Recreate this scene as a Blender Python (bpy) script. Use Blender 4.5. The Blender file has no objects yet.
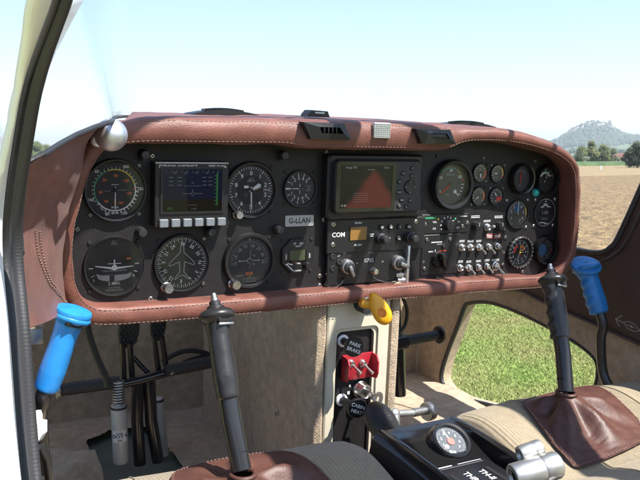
import bpy, bmesh, math, random
import numpy as np
from mathutils import Matrix, Vector, noise as mnoise
random.seed(7)
PI = math.pi
S = bpy.context.scene
COL = S.collection
# ------------------------------------------------------------------ frames
# The cockpit is modelled in the frame of the instrument panel: X right along the panel, Y forward
# (away from the crew), Z up the panel, metres. A tilts it to the attitude the parked aircraft has on the ground.
F = 780.0 / 640.0
RC = [[0.8727546593009219, -0.038202365499209676, -0.4866619811931034],
      [-0.042062517956171136, 0.9873402589640699, -0.15293775731306608],
      [0.48634355064266915, 0.15394736860053282, 0.8600989236414921]]
def _c(r): return Vector((r[0], r[2], -r[1]))
EYE = Vector((-.57048, -1.0089, .18058))
RIGHT, DOWN, FWD = _c(RC[0]), _c(RC[1]), _c(RC[2])
def _m(r, u, b, o):
    return Matrix(((r.x, u.x, b.x, o.x), (r.y, u.y, b.y, o.y), (r.z, u.z, b.z, o.z), (0, 0, 0, 1)))
PCAM = _m(RIGHT, -DOWN, -FWD, EYE)
EYE_W = Vector((-.57, -1.009, 1.78))
WCAM = Matrix.Translation(EYE_W) @ Matrix.Rotation(math.radians(-29.6), 4, 'Z') @ Matrix.Rotation(math.radians(90 - 6.02), 4, 'X')
A = WCAM @ PCAM.inverted()
def ray(px, py): return RIGHT * ((px - 320) / 780) + DOWN * ((py - 240) / 780) + FWD
def at(px, py, X=None, Y=None, Z=None, t=None):
    """the point of the cockpit on the survey ray (px, py) in the plane X=, Y= or Z=, or at depth t"""
    D = ray(px, py)
    if t is None:
        if X is not None: t = (X - EYE.x) / D.x
        elif Y is not None: t = (Y - EYE.y) / D.y
        else: t = (Z - EYE.z) / D.z
    return EYE + D * t
def out_at(px, dist, z=0.0):
    """a point outdoors (world frame) at this bearing and ground distance from the aircraft"""
    d = (WCAM.to_3x3() @ Vector(((px - 320) / 780, 0, -1))); d.z = 0
    # azimuth correction for the pitched camera is tiny
    d.normalize()
    return Vector((EYE_W.x + d.x * dist, EYE_W.y + d.y * dist, z))
COCKPIT = []
# ------------------------------------------------------------------ materials
MATS = {}
def N(nt, typ, **k):
    n = nt.nodes.new(typ)
    for a, v in k.items():
        if a.startswith('i_'): n.inputs[a[2:].replace('_', ' ')].default_value = v
        else: setattr(n, a, v)
    return n
def mat(name, col, rough=.5, metal=0, var=0, vscale=40, bump=0, bscale=300, spec=.5, coat=0, col2=None, detail=4, rvar=0, wave=0, wscale=200, wdir='X', emit=None, estr=0, bdist=.001, sheen=0, dirt=None, dscale=9, dlo=.55, dhi=.75):
    m = bpy.data.materials.new(name); m.use_nodes = True; nt = m.node_tree
    b = nt.nodes['Principled BSDF']; L = nt.links
    c4 = (*col, 1)
    b.inputs['Base Color'].default_value = c4; b.inputs['Roughness'].default_value = rough
    b.inputs['Metallic'].default_value = metal; b.inputs['Specular IOR Level'].default_value = spec
    b.inputs['Coat Weight'].default_value = coat; b.inputs['Coat Roughness'].default_value = .08
    if sheen: b.inputs['Sheen Weight'].default_value = sheen
    tc = N(nt, 'ShaderNodeTexCoord')
    src = None
    if var or col2:
        n = N(nt, 'ShaderNodeTexNoise', i_Scale=vscale, i_Detail=detail, i_Roughness=.62)
        L.new(tc.outputs['Object'], n.inputs['Vector'])
        r = N(nt, 'ShaderNodeValToRGB'); r.color_ramp.elements[0].position = .32; r.color_ramp.elements[1].position = .68
        a = col2 if col2 else tuple(max(0, x * (1 - var)) for x in col)
        z = col if col2 else tuple(min(1, x * (1 + var)) for x in col)
        r.color_ramp.elements[0].color = (*a, 1); r.color_ramp.elements[1].color = (*z, 1)
        L.new(n.outputs['Fac'], r.inputs['Fac']); src = r.outputs['Color']
        if rvar:
            mr = N(nt, 'ShaderNodeMapRange'); mr.inputs['To Min'].default_value = rough - rvar; mr.inputs['To Max'].default_value = rough + rvar
            L.new(n.outputs['Fac'], mr.inputs['Value']); L.new(mr.outputs['Result'], b.inputs['Roughness'])
    if dirt:
        n = N(nt, 'ShaderNodeTexNoise', i_Scale=dscale, i_Detail=7, i_Roughness=.7)
        L.new(tc.outputs['Object'], n.inputs['Vector'])
        r = N(nt, 'ShaderNodeValToRGB'); r.color_ramp.elements[0].position = dlo; r.color_ramp.elements[1].position = dhi
        r.color_ramp.elements[0].color = (0, 0, 0, 1); r.color_ramp.elements[1].color = (1, 1, 1, 1)
        L.new(n.outputs['Fac'], r.inputs['Fac'])
        mx = N(nt, 'ShaderNodeMix', data_type='RGBA'); L.new(r.outputs['Color'], mx.inputs['Factor'])
        if src: L.new(src, mx.inputs[6])
        else: mx.inputs[6].default_value = c4
        mx.inputs[7].default_value = (*dirt, 1); src = mx.outputs[2]
    if src: L.new(src, b.inputs['Base Color'])
    h = None
    if bump:
        n = N(nt, 'ShaderNodeTexNoise', i_Scale=bscale, i_Detail=3, i_Roughness=.6)
        L.new(tc.outputs['Object'], n.inputs['Vector'])
        bp = N(nt, 'ShaderNodeBump', i_Strength=bump, i_Distance=bdist); L.new(n.outputs['Fac'], bp.inputs['Height']); h = bp
    if wave:
        w = N(nt, 'ShaderNodeTexWave', i_Scale=wscale, i_Distortion=.3, bands_direction=wdir)
        L.new(tc.outputs['Object'], w.inputs['Vector'])
        bp = N(nt, 'ShaderNodeBump', i_Strength=wave, i_Distance=bdist); L.new(w.outputs['Fac'], bp.inputs['Height'])
        if h: L.new(h.outputs['Normal'], bp.inputs['Normal'])
        h = bp
    if h: L.new(h.outputs['Normal'], b.inputs['Normal'])
    if emit:
        b.inputs['Emission Color'].default_value = (*emit, 1); b.inputs['Emission Strength'].default_value = estr
    MATS[name] = m
    return m
def glass_mat(name, tint=(1, 1, 1), ior=1.45, rough=.03, dust=0, floor=.0):
    m = bpy.data.materials.new(name); m.use_nodes = True; nt = m.node_tree; L = nt.links
    nt.nodes.remove(nt.nodes['Principled BSDF']); o = nt.nodes['Material Output']
    t = N(nt, 'ShaderNodeBsdfTransparent'); t.inputs['Color'].default_value = (*tint, 1)
    g = N(nt, 'ShaderNodeBsdfGlossy'); g.inputs['Roughness'].default_value = rough
    fr = N(nt, 'ShaderNodeFresnel', i_IOR=ior)
    mx = N(nt, 'ShaderNodeMixShader'); L.new(fr.outputs['Fac'], mx.inputs['Fac']); L.new(t.outputs['BSDF'], mx.inputs[1]); L.new(g.outputs['BSDF'], mx.inputs[2])
    last = mx
    if dust:
        d = N(nt, 'ShaderNodeBsdfDiffuse'); d.inputs['Color'].default_value = (.7, .7, .7, 1)
        tc = N(nt, 'ShaderNodeTexCoord'); n = N(nt, 'ShaderNodeTexNoise', i_Scale=25, i_Detail=8, i_Roughness=.7); L.new(tc.outputs['Object'], n.inputs['Vector'])
        mr = N(nt, 'ShaderNodeMapRange'); mr.inputs['From Min'].default_value = .35; mr.inputs['From Max'].default_value = .8
        mr.inputs['To Min'].default_value = floor; mr.inputs['To Max'].default_value = dust; L.new(n.outputs['Fac'], mr.inputs['Value'])
        m2 = N(nt, 'ShaderNodeMixShader'); L.new(mr.outputs['Result'], m2.inputs['Fac']); L.new(mx.outputs['Shader'], m2.inputs[1]); L.new(d.outputs['BSDF'], m2.inputs[2]); last = m2
    L.new(last.outputs['Shader'], o.inputs['Surface'])
    MATS[name] = m; return m
# ------------------------------------------------------------------ mesh builder
_text_cache = {}
def text_mesh(s):
    if s not in _text_cache:
        cu = bpy.data.curves.new('t', 'FONT'); cu.body = s; cu.size = 1; cu.align_x = 'CENTER'; cu.align_y = 'CENTER'; cu.resolution_u = 2; cu.offset = .012
        ob = bpy.data.objects.new('t', cu); COL.objects.link(ob)
        dg = bpy.context.evaluated_depsgraph_get(); dg.update()
        me = ob.evaluated_get(dg).to_mesh()
        _text_cache[s] = ([tuple(v.co) for v in me.vertices], [tuple(p.vertices) for p in me.polygons])
        ob.evaluated_get(dg).to_mesh_clear(); bpy.data.objects.remove(ob); bpy.data.curves.remove(cu)
    return _text_cache[s]
class MB:
    def __init__(s): s.v = []; s.f = []; s.m = []; s.mats = []
    def mi(s, m):
        if m not in s.mats: s.mats.append(m)
        return s.mats.index(m)
    def add(s, vs, fs, m, M=None):
        o = len(s.v); k = s.mi(m)
        if M is not None: vs = [tuple(M @ Vector(v)) for v in vs]
        s.v += [tuple(v) for v in vs]; s.f += [tuple(i + o for i in f) for f in fs]; s.m += [k] * len(fs)
        return s
    def box(s, c, d, m, bev=0, M=None, seg=2):
        bm = bmesh.new(); bmesh.ops.create_cube(bm, size=1)
        for v in bm.verts: v.co = Vector((v.co.x * d[0] + c[0], v.co.y * d[1] + c[1], v.co.z * d[2] + c[2]))
        if bev: bmesh.ops.bevel(bm, geom=bm.edges[:], offset=min(bev, min(d) * .49), segments=seg, affect='EDGES', profile=.5)
        bm.verts.index_update()
        s.add([v.co[:] for v in bm.verts], [[v.index for v in f.verts] for f in bm.faces], m, M); bm.free(); return s
    def lathe(s, prof, m, seg=32, M=None, sx=1, sy=1, mod=None):
        vs = []; fs = []; rings = []
        for (r, z) in prof:
            if r < 1e-7: rings.append([len(vs)]); vs.append((0, 0, z))
            else:
                rings.append(list(range(len(vs), len(vs) + seg)))
                for i in range(seg):
                    a = 2 * PI * i / seg; rr = r * (mod(a, z) if mod else 1)
                    vs.append((rr * math.cos(a) * sx, rr * math.sin(a) * sy, z))
        for a, b in zip(rings, rings[1:]):
            for i in range(seg):
                j = (i + 1) % seg
                if len(a) == 1 and len(b) == 1: continue
                if len(a) == 1: fs.append((a[0], b[j], b[i])[::-1])
                elif len(b) == 1: fs.append((a[i], a[j], b[0]))
                else: fs.append((a[i], a[j], b[j], b[i]))
        return s.add(vs, fs, m, M)
    def cyl(s, p0, p1, r0, m, r1=None, seg=20, bev=0):
        p0, p1 = Vector(p0), Vector(p1); r1 = r0 if r1 is None else r1; d = p1 - p0; h = d.length
        M = Matrix.Translation(p0) @ d.to_track_quat('Z', 'Y').to_matrix().to_4x4()
        b = bev or min(r0, r1, h) * .08
        return s.lathe([(0, 0), (r0 - b, 0), (r0, b), (r1, h - b), (r1 - b, h), (0, h)], m, seg, M)
    def tube(s, pts, r, m, seg=10, caps=True, flat=None, up=None):
        P = [Vector(p) for p in pts]; n = len(P); rs = r if isinstance(r, (list, tuple)) else [r] * n
        vs = []; fs = []; u = None
        for i in range(n):
            t = (P[min(i + 1, n - 1)] - P[max(i - 1, 0)]).normalized()
            if u is None: u = t.orthogonal().normalized() if up is None else (Vector(up) - t * Vector(up).dot(t)).normalized()
            else: u = (u - t * u.dot(t)).normalized()
            w = t.cross(u)
            for k in range(seg):
                a = 2 * PI * k / seg
                vs.append(tuple(P[i] + (u * math.cos(a) + w * math.sin(a) * (flat or 1)) * rs[i]))
        for i in range(n - 1):
            for k in range(seg):
                j = (k + 1) % seg; fs.append((i * seg + k, i * seg + j, (i + 1) * seg + j, (i + 1) * seg + k))
        if caps: fs.append(tuple(range(seg))[::-1]); fs.append(tuple(range((n - 1) * seg, n * seg)))
        return s.add(vs, fs, m)
    def prism(s, poly, z0, z1, m, bev=0, M=None, bot=True):
        """poly (ccw, XY) extruded along Z with a chamfered top edge"""
        n = len(poly); vs = [(x, y, z0) for x, y in poly]; rings = [list(range(n))]
        if bev:
            vs += [(x, y, z1 - bev) for x, y in poly]; rings.append(list(range(n, 2 * n)))
            cx = inset(poly, bev); o = len(vs); vs += [(x, y, z1) for x, y in cx]; rings.append(list(range(o, o + n)))
        else:
            vs += [(x, y, z1) for x, y in poly]; rings.append(list(range(n, 2 * n)))
        fs = []
        for a, b in zip(rings, rings[1:]):
            for i in range(n): j = (i + 1) % n; fs.append((a[i], a[j], b[j], b[i]))
        fs.append(tuple(rings[-1]))
        if bot: fs.append(tuple(rings[0][::-1]))
        return s.add(vs, fs, m, M)
    def frame(s, outer, inner, z0, z1, m, M=None, bev=0):
        """a flat frame between two outlines of the same number of points"""
        n = len(outer); vs = [(x, y, z0) for x, y in outer] + [(x, y, z1 - bev) for x, y in outer] + [(x, y, z1) for x, y in (inset(outer, bev) if bev else outer)] + [(x, y, z1) for x, y in inner] + [(x, y, z0) for x, y in inner]
        fs = []
        for k in range(5):
            a = k * n; b = ((k + 1) % 5) * n
            for i in range(n): j = (i + 1) % n; fs.append((a + i, a + j, b + j, b + i))
        return s.add(vs, fs, m, M)
    def disc(s, r, z, m, seg=40, c=(0, 0), M=None):
        return s.add([(c[0] + r * math.cos(2 * PI * i / seg), c[1] + r * math.sin(2 * PI * i / seg), z) for i in range(seg)], [tuple(range(seg))], m, M)
    def arc(s, r0, r1, a0, a1, z, m, M=None):
        """a flat band; clock degrees (0 up, clockwise)"""
        n = max(2, int(abs(a1 - a0) / 5) + 1); vs = []; fs = []
        for i in range(n + 1):
            a = math.radians(a0 + (a1 - a0) * i / n)
            vs += [(r0 * math.sin(a), r0 * math.cos(a), z), (r1 * math.sin(a), r1 * math.cos(a), z)]
        for i in range(n): fs.append((2 * i, 2 * i + 2, 2 * i + 3, 2 * i + 1)[::-1])
        return s.add(vs, fs, m, M)
    def tick(s, a, r0, r1, w, z, m):
        a = math.radians(a); d = Vector((math.sin(a), math.cos(a), 0)); p = Vector((d.y, -d.x, 0)) * w / 2; zz = Vector((0, 0, z))
        return s.add([tuple(d * r0 - p + zz), tuple(d * r0 + p + zz), tuple(d * r1 + p + zz), tuple(d * r1 - p + zz)], [(0, 1, 2, 3)], m)
    def poly(s, pts, z, m): return s.add([(x, y, z) for x, y in pts], [tuple(range(len(pts)))], m)
    def line(s, pts, w, z, m, closed=False):
        q = list(pts) + ([pts[0]] if closed else [])
        for a, b in zip(q, q[1:]):
            a, b = Vector((*a, z)), Vector((*b, z)); d = (b - a).normalized() * w * .3; p = Vector((d.y, -d.x, 0)).normalized() * w / 2
            s.add([tuple(a - d - p), tuple(a - d + p), tuple(b + d + p), tuple(b + d - p)], [(0, 1, 2, 3)], m)
        return s
    def rect(s, x, y, w, h, z, m): return s.poly([(x - w / 2, y - h / 2), (x + w / 2, y - h / 2), (x + w / 2, y + h / 2), (x - w / 2, y + h / 2)], z, m)
    def text(s, t, x, y, size, z, m, rot=0, M=None, sx=1):
        vs, fs = text_mesh(t); K = Matrix.Translation((x, y, z)) @ Matrix.Rotation(math.radians(rot), 4, 'Z') @ Matrix.Diagonal((size * sx, size, 1, 1))
        return s.add(vs, fs, m, K if M is None else M @ K)
    def grid(s, fn, nu, nv, m, closed_u=False):
        vs = [tuple(fn(i / (nu if closed_u else nu - 1), j / (nv - 1))) for j in range(nv) for i in range(nu)]; fs = []
        for j in range(nv - 1):
            for i in range(nu if closed_u else nu - 1):
                k = (i + 1) % nu; fs.append((j * nu + i, j * nu + k, (j + 1) * nu + k, (j + 1) * nu + i))
        return s.add(vs, fs, m)
    def mesh(s, name, smooth=38):
        me = bpy.data.meshes.new(name); me.from_pydata(s.v, [], s.f)
        for m in s.mats: me.materials.append(MATS[m])
        me.polygons.foreach_set('material_index', s.m)
        me.polygons.foreach_set('use_smooth', [True] * len(s.f)); me.update()
        if smooth: me.set_sharp_from_angle(angle=math.radians(smooth))
        return me
    def build(s, name, parent=None, smooth=38, label=None):
        o = bpy.data.objects.new(name, s.mesh(name, smooth)); COL.objects.link(o)
        if parent: o.parent = parent
        if label: o['label'] = label
        return o
def inset(poly, d):
    n = len(poly); out = []
    for i in range(n):
        p, q, r = Vector(poly[i - 1]), Vector(poly[i]), Vector(poly[(i + 1) % n])
        a, b = (q - p), (r - q)
        if a.length < 1e-9 or b.length < 1e-9: out.append(tuple(q)); continue
        a.normalize(); b.normalize(); na, nb = Vector((-a.y, a.x)), Vector((-b.y, b.x)); h = na + nb
        if h.length < 1e-6: h = na
        h.normalize(); k = d / max(.45, h.dot(na)); out.append((q.x + h.x * k, q.y + h.y * k))
    return out
def rrect(w, h, r, seg=5, cx=0, cy=0):
    pts = []
    for (x, y, a0) in ((w / 2 - r, h / 2 - r, 0), (-w / 2 + r, h / 2 - r, 90), (-w / 2 + r, -h / 2 + r, 180), (w / 2 - r, -h / 2 + r, 270)):
        for i in range(seg + 1):
            a = math.radians(a0 + 90 * i / seg); pts.append((cx + x + r * math.cos(a), cy + y + r * math.sin(a)))
    return pts
def smooth_path(pts, sub=6, closed=False):
    P = [Vector(p) for p in pts]; n = len(P); out = []
    rng = range(n if closed else n - 1)
    for i in rng:
        g = (lambda k: P[k % n]) if closed else (lambda k: P[min(max(k, 0), n - 1)])
        p0, p1, p2, p3 = g(i - 1), g(i), g(i + 1), g(i + 2)
        for k in range(sub):
            t = k / sub
            out.append(.5 * ((2 * p1) + (p2 - p0) * t + (2 * p0 - 5 * p1 + 4 * p2 - p3) * t * t + (3 * p1 - p0 - 3 * p2 + p3) * t ** 3))
    if not closed: out.append(P[-1])
    return out
FACE = Matrix.Rotation(PI / 2, 4, 'X')          # local (right, up, towards the crew) on the panel
def thing(name, label, cat, M=None, group=None, cockpit=True):
    o = bpy.data.objects.new(name, None); o.empty_display_size = .02; COL.objects.link(o)
    o['label'] = label; o['category'] = cat
    if group: o['group'] = group
    if M is not None: o.matrix_basis = M
    if cockpit: COCKPIT.append(o)
    return o
def single(mb, name, label, cat, M=None, group=None, cockpit=True, smooth=38):
    o = mb.build(name, None, smooth); o['label'] = label; o['category'] = cat
    if group: o['group'] = group
    if M is not None: o.matrix_basis = M
    if cockpit: COCKPIT.append(o)
    return o
def on_panel(px, py, Y=0.0):
    p = at(px, py, Y=Y); return Matrix.Translation(p) @ FACE
# ------------------------------------------------------------------ palette
mat('leather', (.150, .054, .038), .47, var=.22, vscale=26, bump=.55, bscale=520, bdist=.0012, rvar=.06, sheen=.05)
mat('leather_dark', (.05, .03, .024), .45, var=.2, vscale=30, bump=.4, bscale=500, bdist=.001)
mat('thread', (.25, .155, .13), .8)
mat('panel_black', (.0115, .0102, .0112), .52, var=.25, vscale=60, bump=.12, bscale=900, bdist=.0006, spec=.4)
mat('black_plastic', (.010, .010, .0115), .40, bump=.08, bscale=700, bdist=.0005)
mat('black_gloss', (.008, .008, .008), .20, coat=.15)
mat('black_rubber', (.022, .023, .026), .5, var=.2, vscale=70, bump=.2, bscale=400)
mat('dial_black', (.010, .010, .012), .6)
mat('dial_grey', (.034, .033, .035), .6)
mat('white_print', (.75, .75, .74), .6)
mat('grey_print', (.32, .33, .34), .6)
mat('orange_print', (.75, .16, .04), .6)
mat('red_print', (.7, .05, .03), .55)
mat('green_print', (.05, .35, .16), .6)
mat('yellow_print', (.7, .5, .05), .6)
mat('blue_print', (.03, .10, .22), .45)
mat('steel', (.62, .61, .59), .28, metal=1, var=.12, vscale=150)
mat('steel_dull', (.42, .42, .42), .42, metal=1, var=.15, vscale=200)
mat('dark_metal', (.06, .06, .065), .4, metal=.7)
mat('alloy', (.55, .56, .55), .38, metal=.85, var=.1, vscale=80, bump=.1, bscale=500)
mat('button_grey', (.15, .17, .19), .5)
mat('amber_lcd', (.23, .12, .03), .35)
mat('lcd_green', (.05, .06, .03), .4)
mat('screen_blue', (.003, .005, .016), .3, spec=.2, emit=(.006, .014, .065), estr=.06)
mat('screen_brown', (.006, .005, .004), .3, spec=.2, emit=(.04, .03, .012), estr=.04)
mat('screen_green_light', (.02, .1, .03), .3, emit=(.03, .30, .06), estr=.09)
mat('screen_white_light', (.1, .1, .1), .3, emit=(.25, .33, .42), estr=.04)

mat('painted_reflection_red', (.03, .006, .006), .3, emit=(.17, .024, .022), estr=.30, var=.3, vscale=60)  # red glow colour for the painted screen reflection, not used
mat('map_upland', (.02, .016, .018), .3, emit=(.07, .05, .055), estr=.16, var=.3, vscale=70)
def painted_reflection_mat():  # dark map with a soft red cabin reflection painted into its glow
    m = mat('map_painted_reflection', (.005, .004, .004), .3, spec=.2); nt = m.node_tree; L = nt.links; b = nt.nodes['Principled BSDF']
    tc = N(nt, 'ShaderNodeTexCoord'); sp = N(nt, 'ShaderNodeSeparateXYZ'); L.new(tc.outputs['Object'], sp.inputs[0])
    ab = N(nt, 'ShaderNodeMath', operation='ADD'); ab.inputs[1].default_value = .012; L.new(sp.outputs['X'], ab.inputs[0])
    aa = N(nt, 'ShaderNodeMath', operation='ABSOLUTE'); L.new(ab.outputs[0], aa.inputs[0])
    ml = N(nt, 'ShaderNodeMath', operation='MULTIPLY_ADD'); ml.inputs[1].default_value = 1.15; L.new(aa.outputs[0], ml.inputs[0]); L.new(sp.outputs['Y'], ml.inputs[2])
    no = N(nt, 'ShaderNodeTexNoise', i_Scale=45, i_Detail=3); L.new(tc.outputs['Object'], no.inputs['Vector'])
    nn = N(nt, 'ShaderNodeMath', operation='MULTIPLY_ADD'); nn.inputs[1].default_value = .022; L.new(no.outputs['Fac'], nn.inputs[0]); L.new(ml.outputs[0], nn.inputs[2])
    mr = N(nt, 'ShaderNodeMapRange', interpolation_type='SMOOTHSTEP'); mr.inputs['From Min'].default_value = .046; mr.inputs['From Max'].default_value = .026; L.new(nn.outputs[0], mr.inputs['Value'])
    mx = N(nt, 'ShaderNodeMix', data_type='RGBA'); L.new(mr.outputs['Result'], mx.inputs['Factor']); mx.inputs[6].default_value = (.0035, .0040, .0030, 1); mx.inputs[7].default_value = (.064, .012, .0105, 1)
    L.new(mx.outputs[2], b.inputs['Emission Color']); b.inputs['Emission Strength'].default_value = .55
mat('plate', (.36, .36, .37), .4, metal=.2)
painted_reflection_mat()
mat('cyan_plastic', (.02, .33, .33), .35)
mat('red_paint', (.30, .016, .026), .35, coat=.2)
mat('yellow_plastic', (.78, .36, .01), .35, coat=.15)
mat('blue_plastic', (.018, .22, .58), .38, var=.10, vscale=45, rvar=.10, bump=.06, bscale=240, dirt=(.014, .12, .36), dscale=26, dlo=.54, dhi=.72)
mat('blue_faded', (.018, .17, .46), .44, var=.15, vscale=50, rvar=.1, dirt=(.012, .09, .26), dscale=30, dlo=.54, dhi=.72)
mat('carpet', (.46, .355, .245), .95, var=.22, vscale=60, bump=1, bscale=420, bdist=.004, sheen=.2, dirt=(.33, .245, .165), dscale=7)
mat('carpet_dark', (.42, .325, .225), .95, var=.22, vscale=50, bump=1, bscale=420, bdist=.004, sheen=.2, dirt=(.29, .215, .145), dscale=6)
mat('cream', (.55, .51, .40), .5, var=.05, vscale=20, bump=.1, bscale=200, dirt=(.42, .37, .27), dscale=14, dlo=.6, dhi=.8)
mat('fabric', (.27, .22, .145), .9, var=.10, vscale=130, bump=.5, bscale=600, bdist=.0012, wave=.6, wscale=55, wdir='X', sheen=.2, dirt=(.22, .175, .11), dscale=9)
mat('fabric_rib', (.235, .19, .125), .9, var=.12, vscale=130, bump=.4, bscale=600, bdist=.0012, wave=1, wscale=62, wdir='X', sheen=.2)
mat('white_paint', (.84, .85, .88), .3, var=.02, coat=.2)
mat('bay_green', (.10, .12, .105), .6, var=.15, vscale=30)
mat('void_black', (.006, .006, .006), .9)
glass_mat('dial_glass', ior=1.36, rough=.05, dust=.014, floor=.0)
glass_mat('screen_glass', ior=1.25, rough=.015)
glass_mat('windscreen_glass', ior=1.08, rough=.02, dust=.010, floor=.0)
# ------------------------------------------------------------------ panel board
def lipdef():
    # (px, py, Y of the lip corner, width of the lip face, forward reach, outward flare)
    L = [(97, 307, -.034, .024, .02, .022), (84, 299, -.040, .022, .05, .05), (77, 284, -.046, .020, .13, .085), (74, 262, -.052, .020, .16, .095), (75, 235, -.056, .020, .20, .095),
         (80, 210, -.060, .020, .24, .09), (87, 185, -.060, .020, .28, .08), (95, 165, -.060, .021, .30, .066), (105, 152, -.060, .023, .32, .052), (120, 146, -.060, .027, .34, .04),
         (150, 144, -.060, .033, .36, .036), (200, 144.5, -.060, .034, .36, .036), (250, 145, -.060, .035, .36, .037), (285, 145.5, -.060, .036, .36, .038), (298, 148, -.062, .039, .36, .041), (312, 149.5, -.063, .041, .36, .043),
         (340, 150, -.063, .041, .36, .043), (390, 150.5, -.063, .041, .36, .043), (440, 151, -.063, .040, .36, .042), (452, 149, -.062, .036, .36, .038), (463, 144, -.060, .027, .36, .029), (476, 141.5, -.060, .022, .36, .024),
         (505, 142, -.060, .021, .35, .022), (530, 146, -.059, .020, .33, .02), (549, 151.5, -.058, .018, .30, .02), (564, 159, -.056, .016, .26, .02), (573, 169, -.054, .014, .2, .03), (575.5, 185, -.052, .013, .16, .04), (575, 212, -.050, .013, .13, .05),
         (573, 236, -.048, .014, .1, .055), (569, 255, -.044, .016, .06, .05), (560, 268, -.040, .019, .03, .03), (546, 275.5, -.036, .022, .02, .02), (520, 277.5, -.034, .0225, .02, .02), (470, 280.5, -.034, .023, .02, .021), (430, 283.5, -.034, .023, .02, .021),
         (370, 288, -.034, .023, .02, .021), (320, 292, -.034, .024, .02, .022), (260, 297.5, -.034, .024, .02, .022), (200, 302.5, -.034, .024, .02, .022), (150, 306, -.034, .024, .02, .022), (115, 308, -.034, .024, .02, .022)]
    pts = []
    for px, py, Y, w, yb, ob in L:
        p = at(px, py, Y=Y); pts.append((p.x, p.z, Y, w, yb, ob))
    return pts
_raw = lipdef()
def _spline(vals, sub=5):
    n = len(vals); out = []
    for i in range(n):
        q = [np.array(vals[(i + k) % n]) for k in (-1, 0, 1, 2)]
        for k in range(sub):
            t = k / sub
            out.append(.5 * ((2 * q[1]) + (q[2] - q[0]) * t + (2 * q[0] - 5 * q[1] + 4 * q[2] - q[3]) * t * t + (3 * q[1] - q[0] - 3 * q[2] + q[3]) * t ** 3))
    return out
RING = _spline(_raw)
NR = len(RING)
def ring_normal(i):
    a, b = RING[(i - 2) % NR], RING[(i + 2) % NR]; t = Vector((b[0] - a[0], b[1] - a[1])); t.normalize()
    return Vector((-t.y, t.x))          # outline runs clockwise seen by the crew -> left of travel is outward
RN = [ring_normal(i) for i in range(NR)]
def ring_pt(i, off, Y):
    r = RING[i % NR]; n = RN[i % NR]; return Vector((r[0] + n.x * off, Y, r[1] + n.y * off))
board = thing('instrument_panel', 'matt black instrument panel board inside the red leather surround', 'instrument panel')
mb = MB()
op = [(r[0] + RN[i].x * .018, r[1] + RN[i].y * .018) for i, r in enumerate(RING)][::-1]
mb.prism(op, -.004, 0, 'panel_black', M=FACE)
mb.build('board', board, smooth=30)
def screw_mb(r=.0032, h=.0022, m='steel_dull', slot=True, x=0, y=0, z=0, a=.6):
    b = MB(); K = Matrix.Translation((x, y, z))
    b.lathe([(r, 0), (r, h * .5), (r * .75, h), (0, h * 1.05)], m, 12, K)
    if slot:
        b.box((0, 0, h * 1.03), (r * 1.5, r * .28, h * .12), 'void_black', M=K @ Matrix.Rotation(a, 4, 'Z'))
        b.box((0, 0, h * 1.02), (r * .28, r * 1.5, h * .12), 'void_black', M=K @ Matrix.Rotation(a, 4, 'Z'))
    return b
for px, py, r, m in [(152, 156, .0036, 'steel'), (326, 152, .0034, 'steel_dull'), (326, 162.5, .0032, 'steel_dull'), (324, 219.5, .0036, 'steel'), (319.5, 276, .0036, 'steel'), (319.5, 285.5, .0036, 'steel'),
                     (150.5, 299, .0038, 'steel'), (77, 229, .0034, 'steel_dull'), (437, 156, .003, 'dark_metal'), (483, 158, .0018, 'steel'), (535, 161, .0028, 'steel_dull'), (327, 227, .002, 'steel_dull'), (326, 241, .002, 'steel_dull'),
                     (560, 217, .0026, 'steel_dull'), (505.5, 237.5, .0034, 'steel'), (503, 264.5, .0030, 'steel'), (423, 262, .003, 'steel'), (522, 271.5, .0034, 'steel_dull')]:
    p = at(px, py, Y=0); b = screw_mb(r, .0022, m); o = b.build('screw', board); o.matrix_basis = Matrix.Translation(p) @ FACE
# raised panel seam right of the flight instruments
mb = MB(); p0 = at(326.5, 148, Y=0); p1 = at(322, 289, Y=0)
pw = .0016
mb.add([(p0.x - pw, -.0012, p0.z), (p0.x + pw, -.0012, p0.z), (p1.x + pw, -.0012, p1.z), (p1.x - pw, -.0012, p1.z), (p0.x - pw, .001, p0.z), (p0.x + pw, .001, p0.z), (p1.x + pw, .001, p1.z), (p1.x - pw, .001, p1.z)],
       [(0, 3, 2, 1), (0, 4, 7, 3), (1, 2, 6, 5), (0, 1, 5, 4), (3, 7, 6, 2)], 'void_black'); mb.build('panel_seam', board)
# ------------------------------------------------------------------ leather surround
sur = thing('leather_surround', 'reddish brown leather padding with pale stitching around the black instrument panel', 'glareshield')
PROF = [(0.0, 0, 'p'), (0.0, .35, 'l'), (0.0, .80, 'l'), (.06, .95, 'l'), (.18, 1.0, 'l'), (.5, 1.035, 'l'), (.80, 1.01, 'l'), (.93, .93, 'l'), (1.0, .78, 'l')]
def sur_pt(i, k):
    r = RING[i % NR]; Y, w, yb, ob = r[2], r[3], r[4], r[5]
    if k < len(PROF):
        o, d, _ = PROF[k]
        return ring_pt(i, o * w + (flare(i) * (1 - d) if k < 4 else 0), Y * d + (.002 if k == 0 else 0))
    k -= len(PROF)
    fr = [(.12, .25), (.35, .6), (.65, .85), (1.0, 1.0)][k]
    y0 = Y * .78; sk_ = max(0, min(1, (-.05 - r[0]) / .2)) * (r[0] + .57) / .93
    if r[0] < -.305: yb, ob = .03, w
    return ring_pt(i, w + (ob - w) * fr[1] + (.004 * math.sin(fr[0] * PI) if yb > .1 else 0), y0 + (yb - y0) * fr[0]) + Vector(((yb - y0) * fr[0] * sk_ if r[1] > .05 else 0, 0, 0))
NK = len(PROF) + 4
def flare(i):
    x = RING[i % NR][0]; return .013 * max(0, min(1, (x - .40) / .07))
vs = []; fs = []
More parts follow.
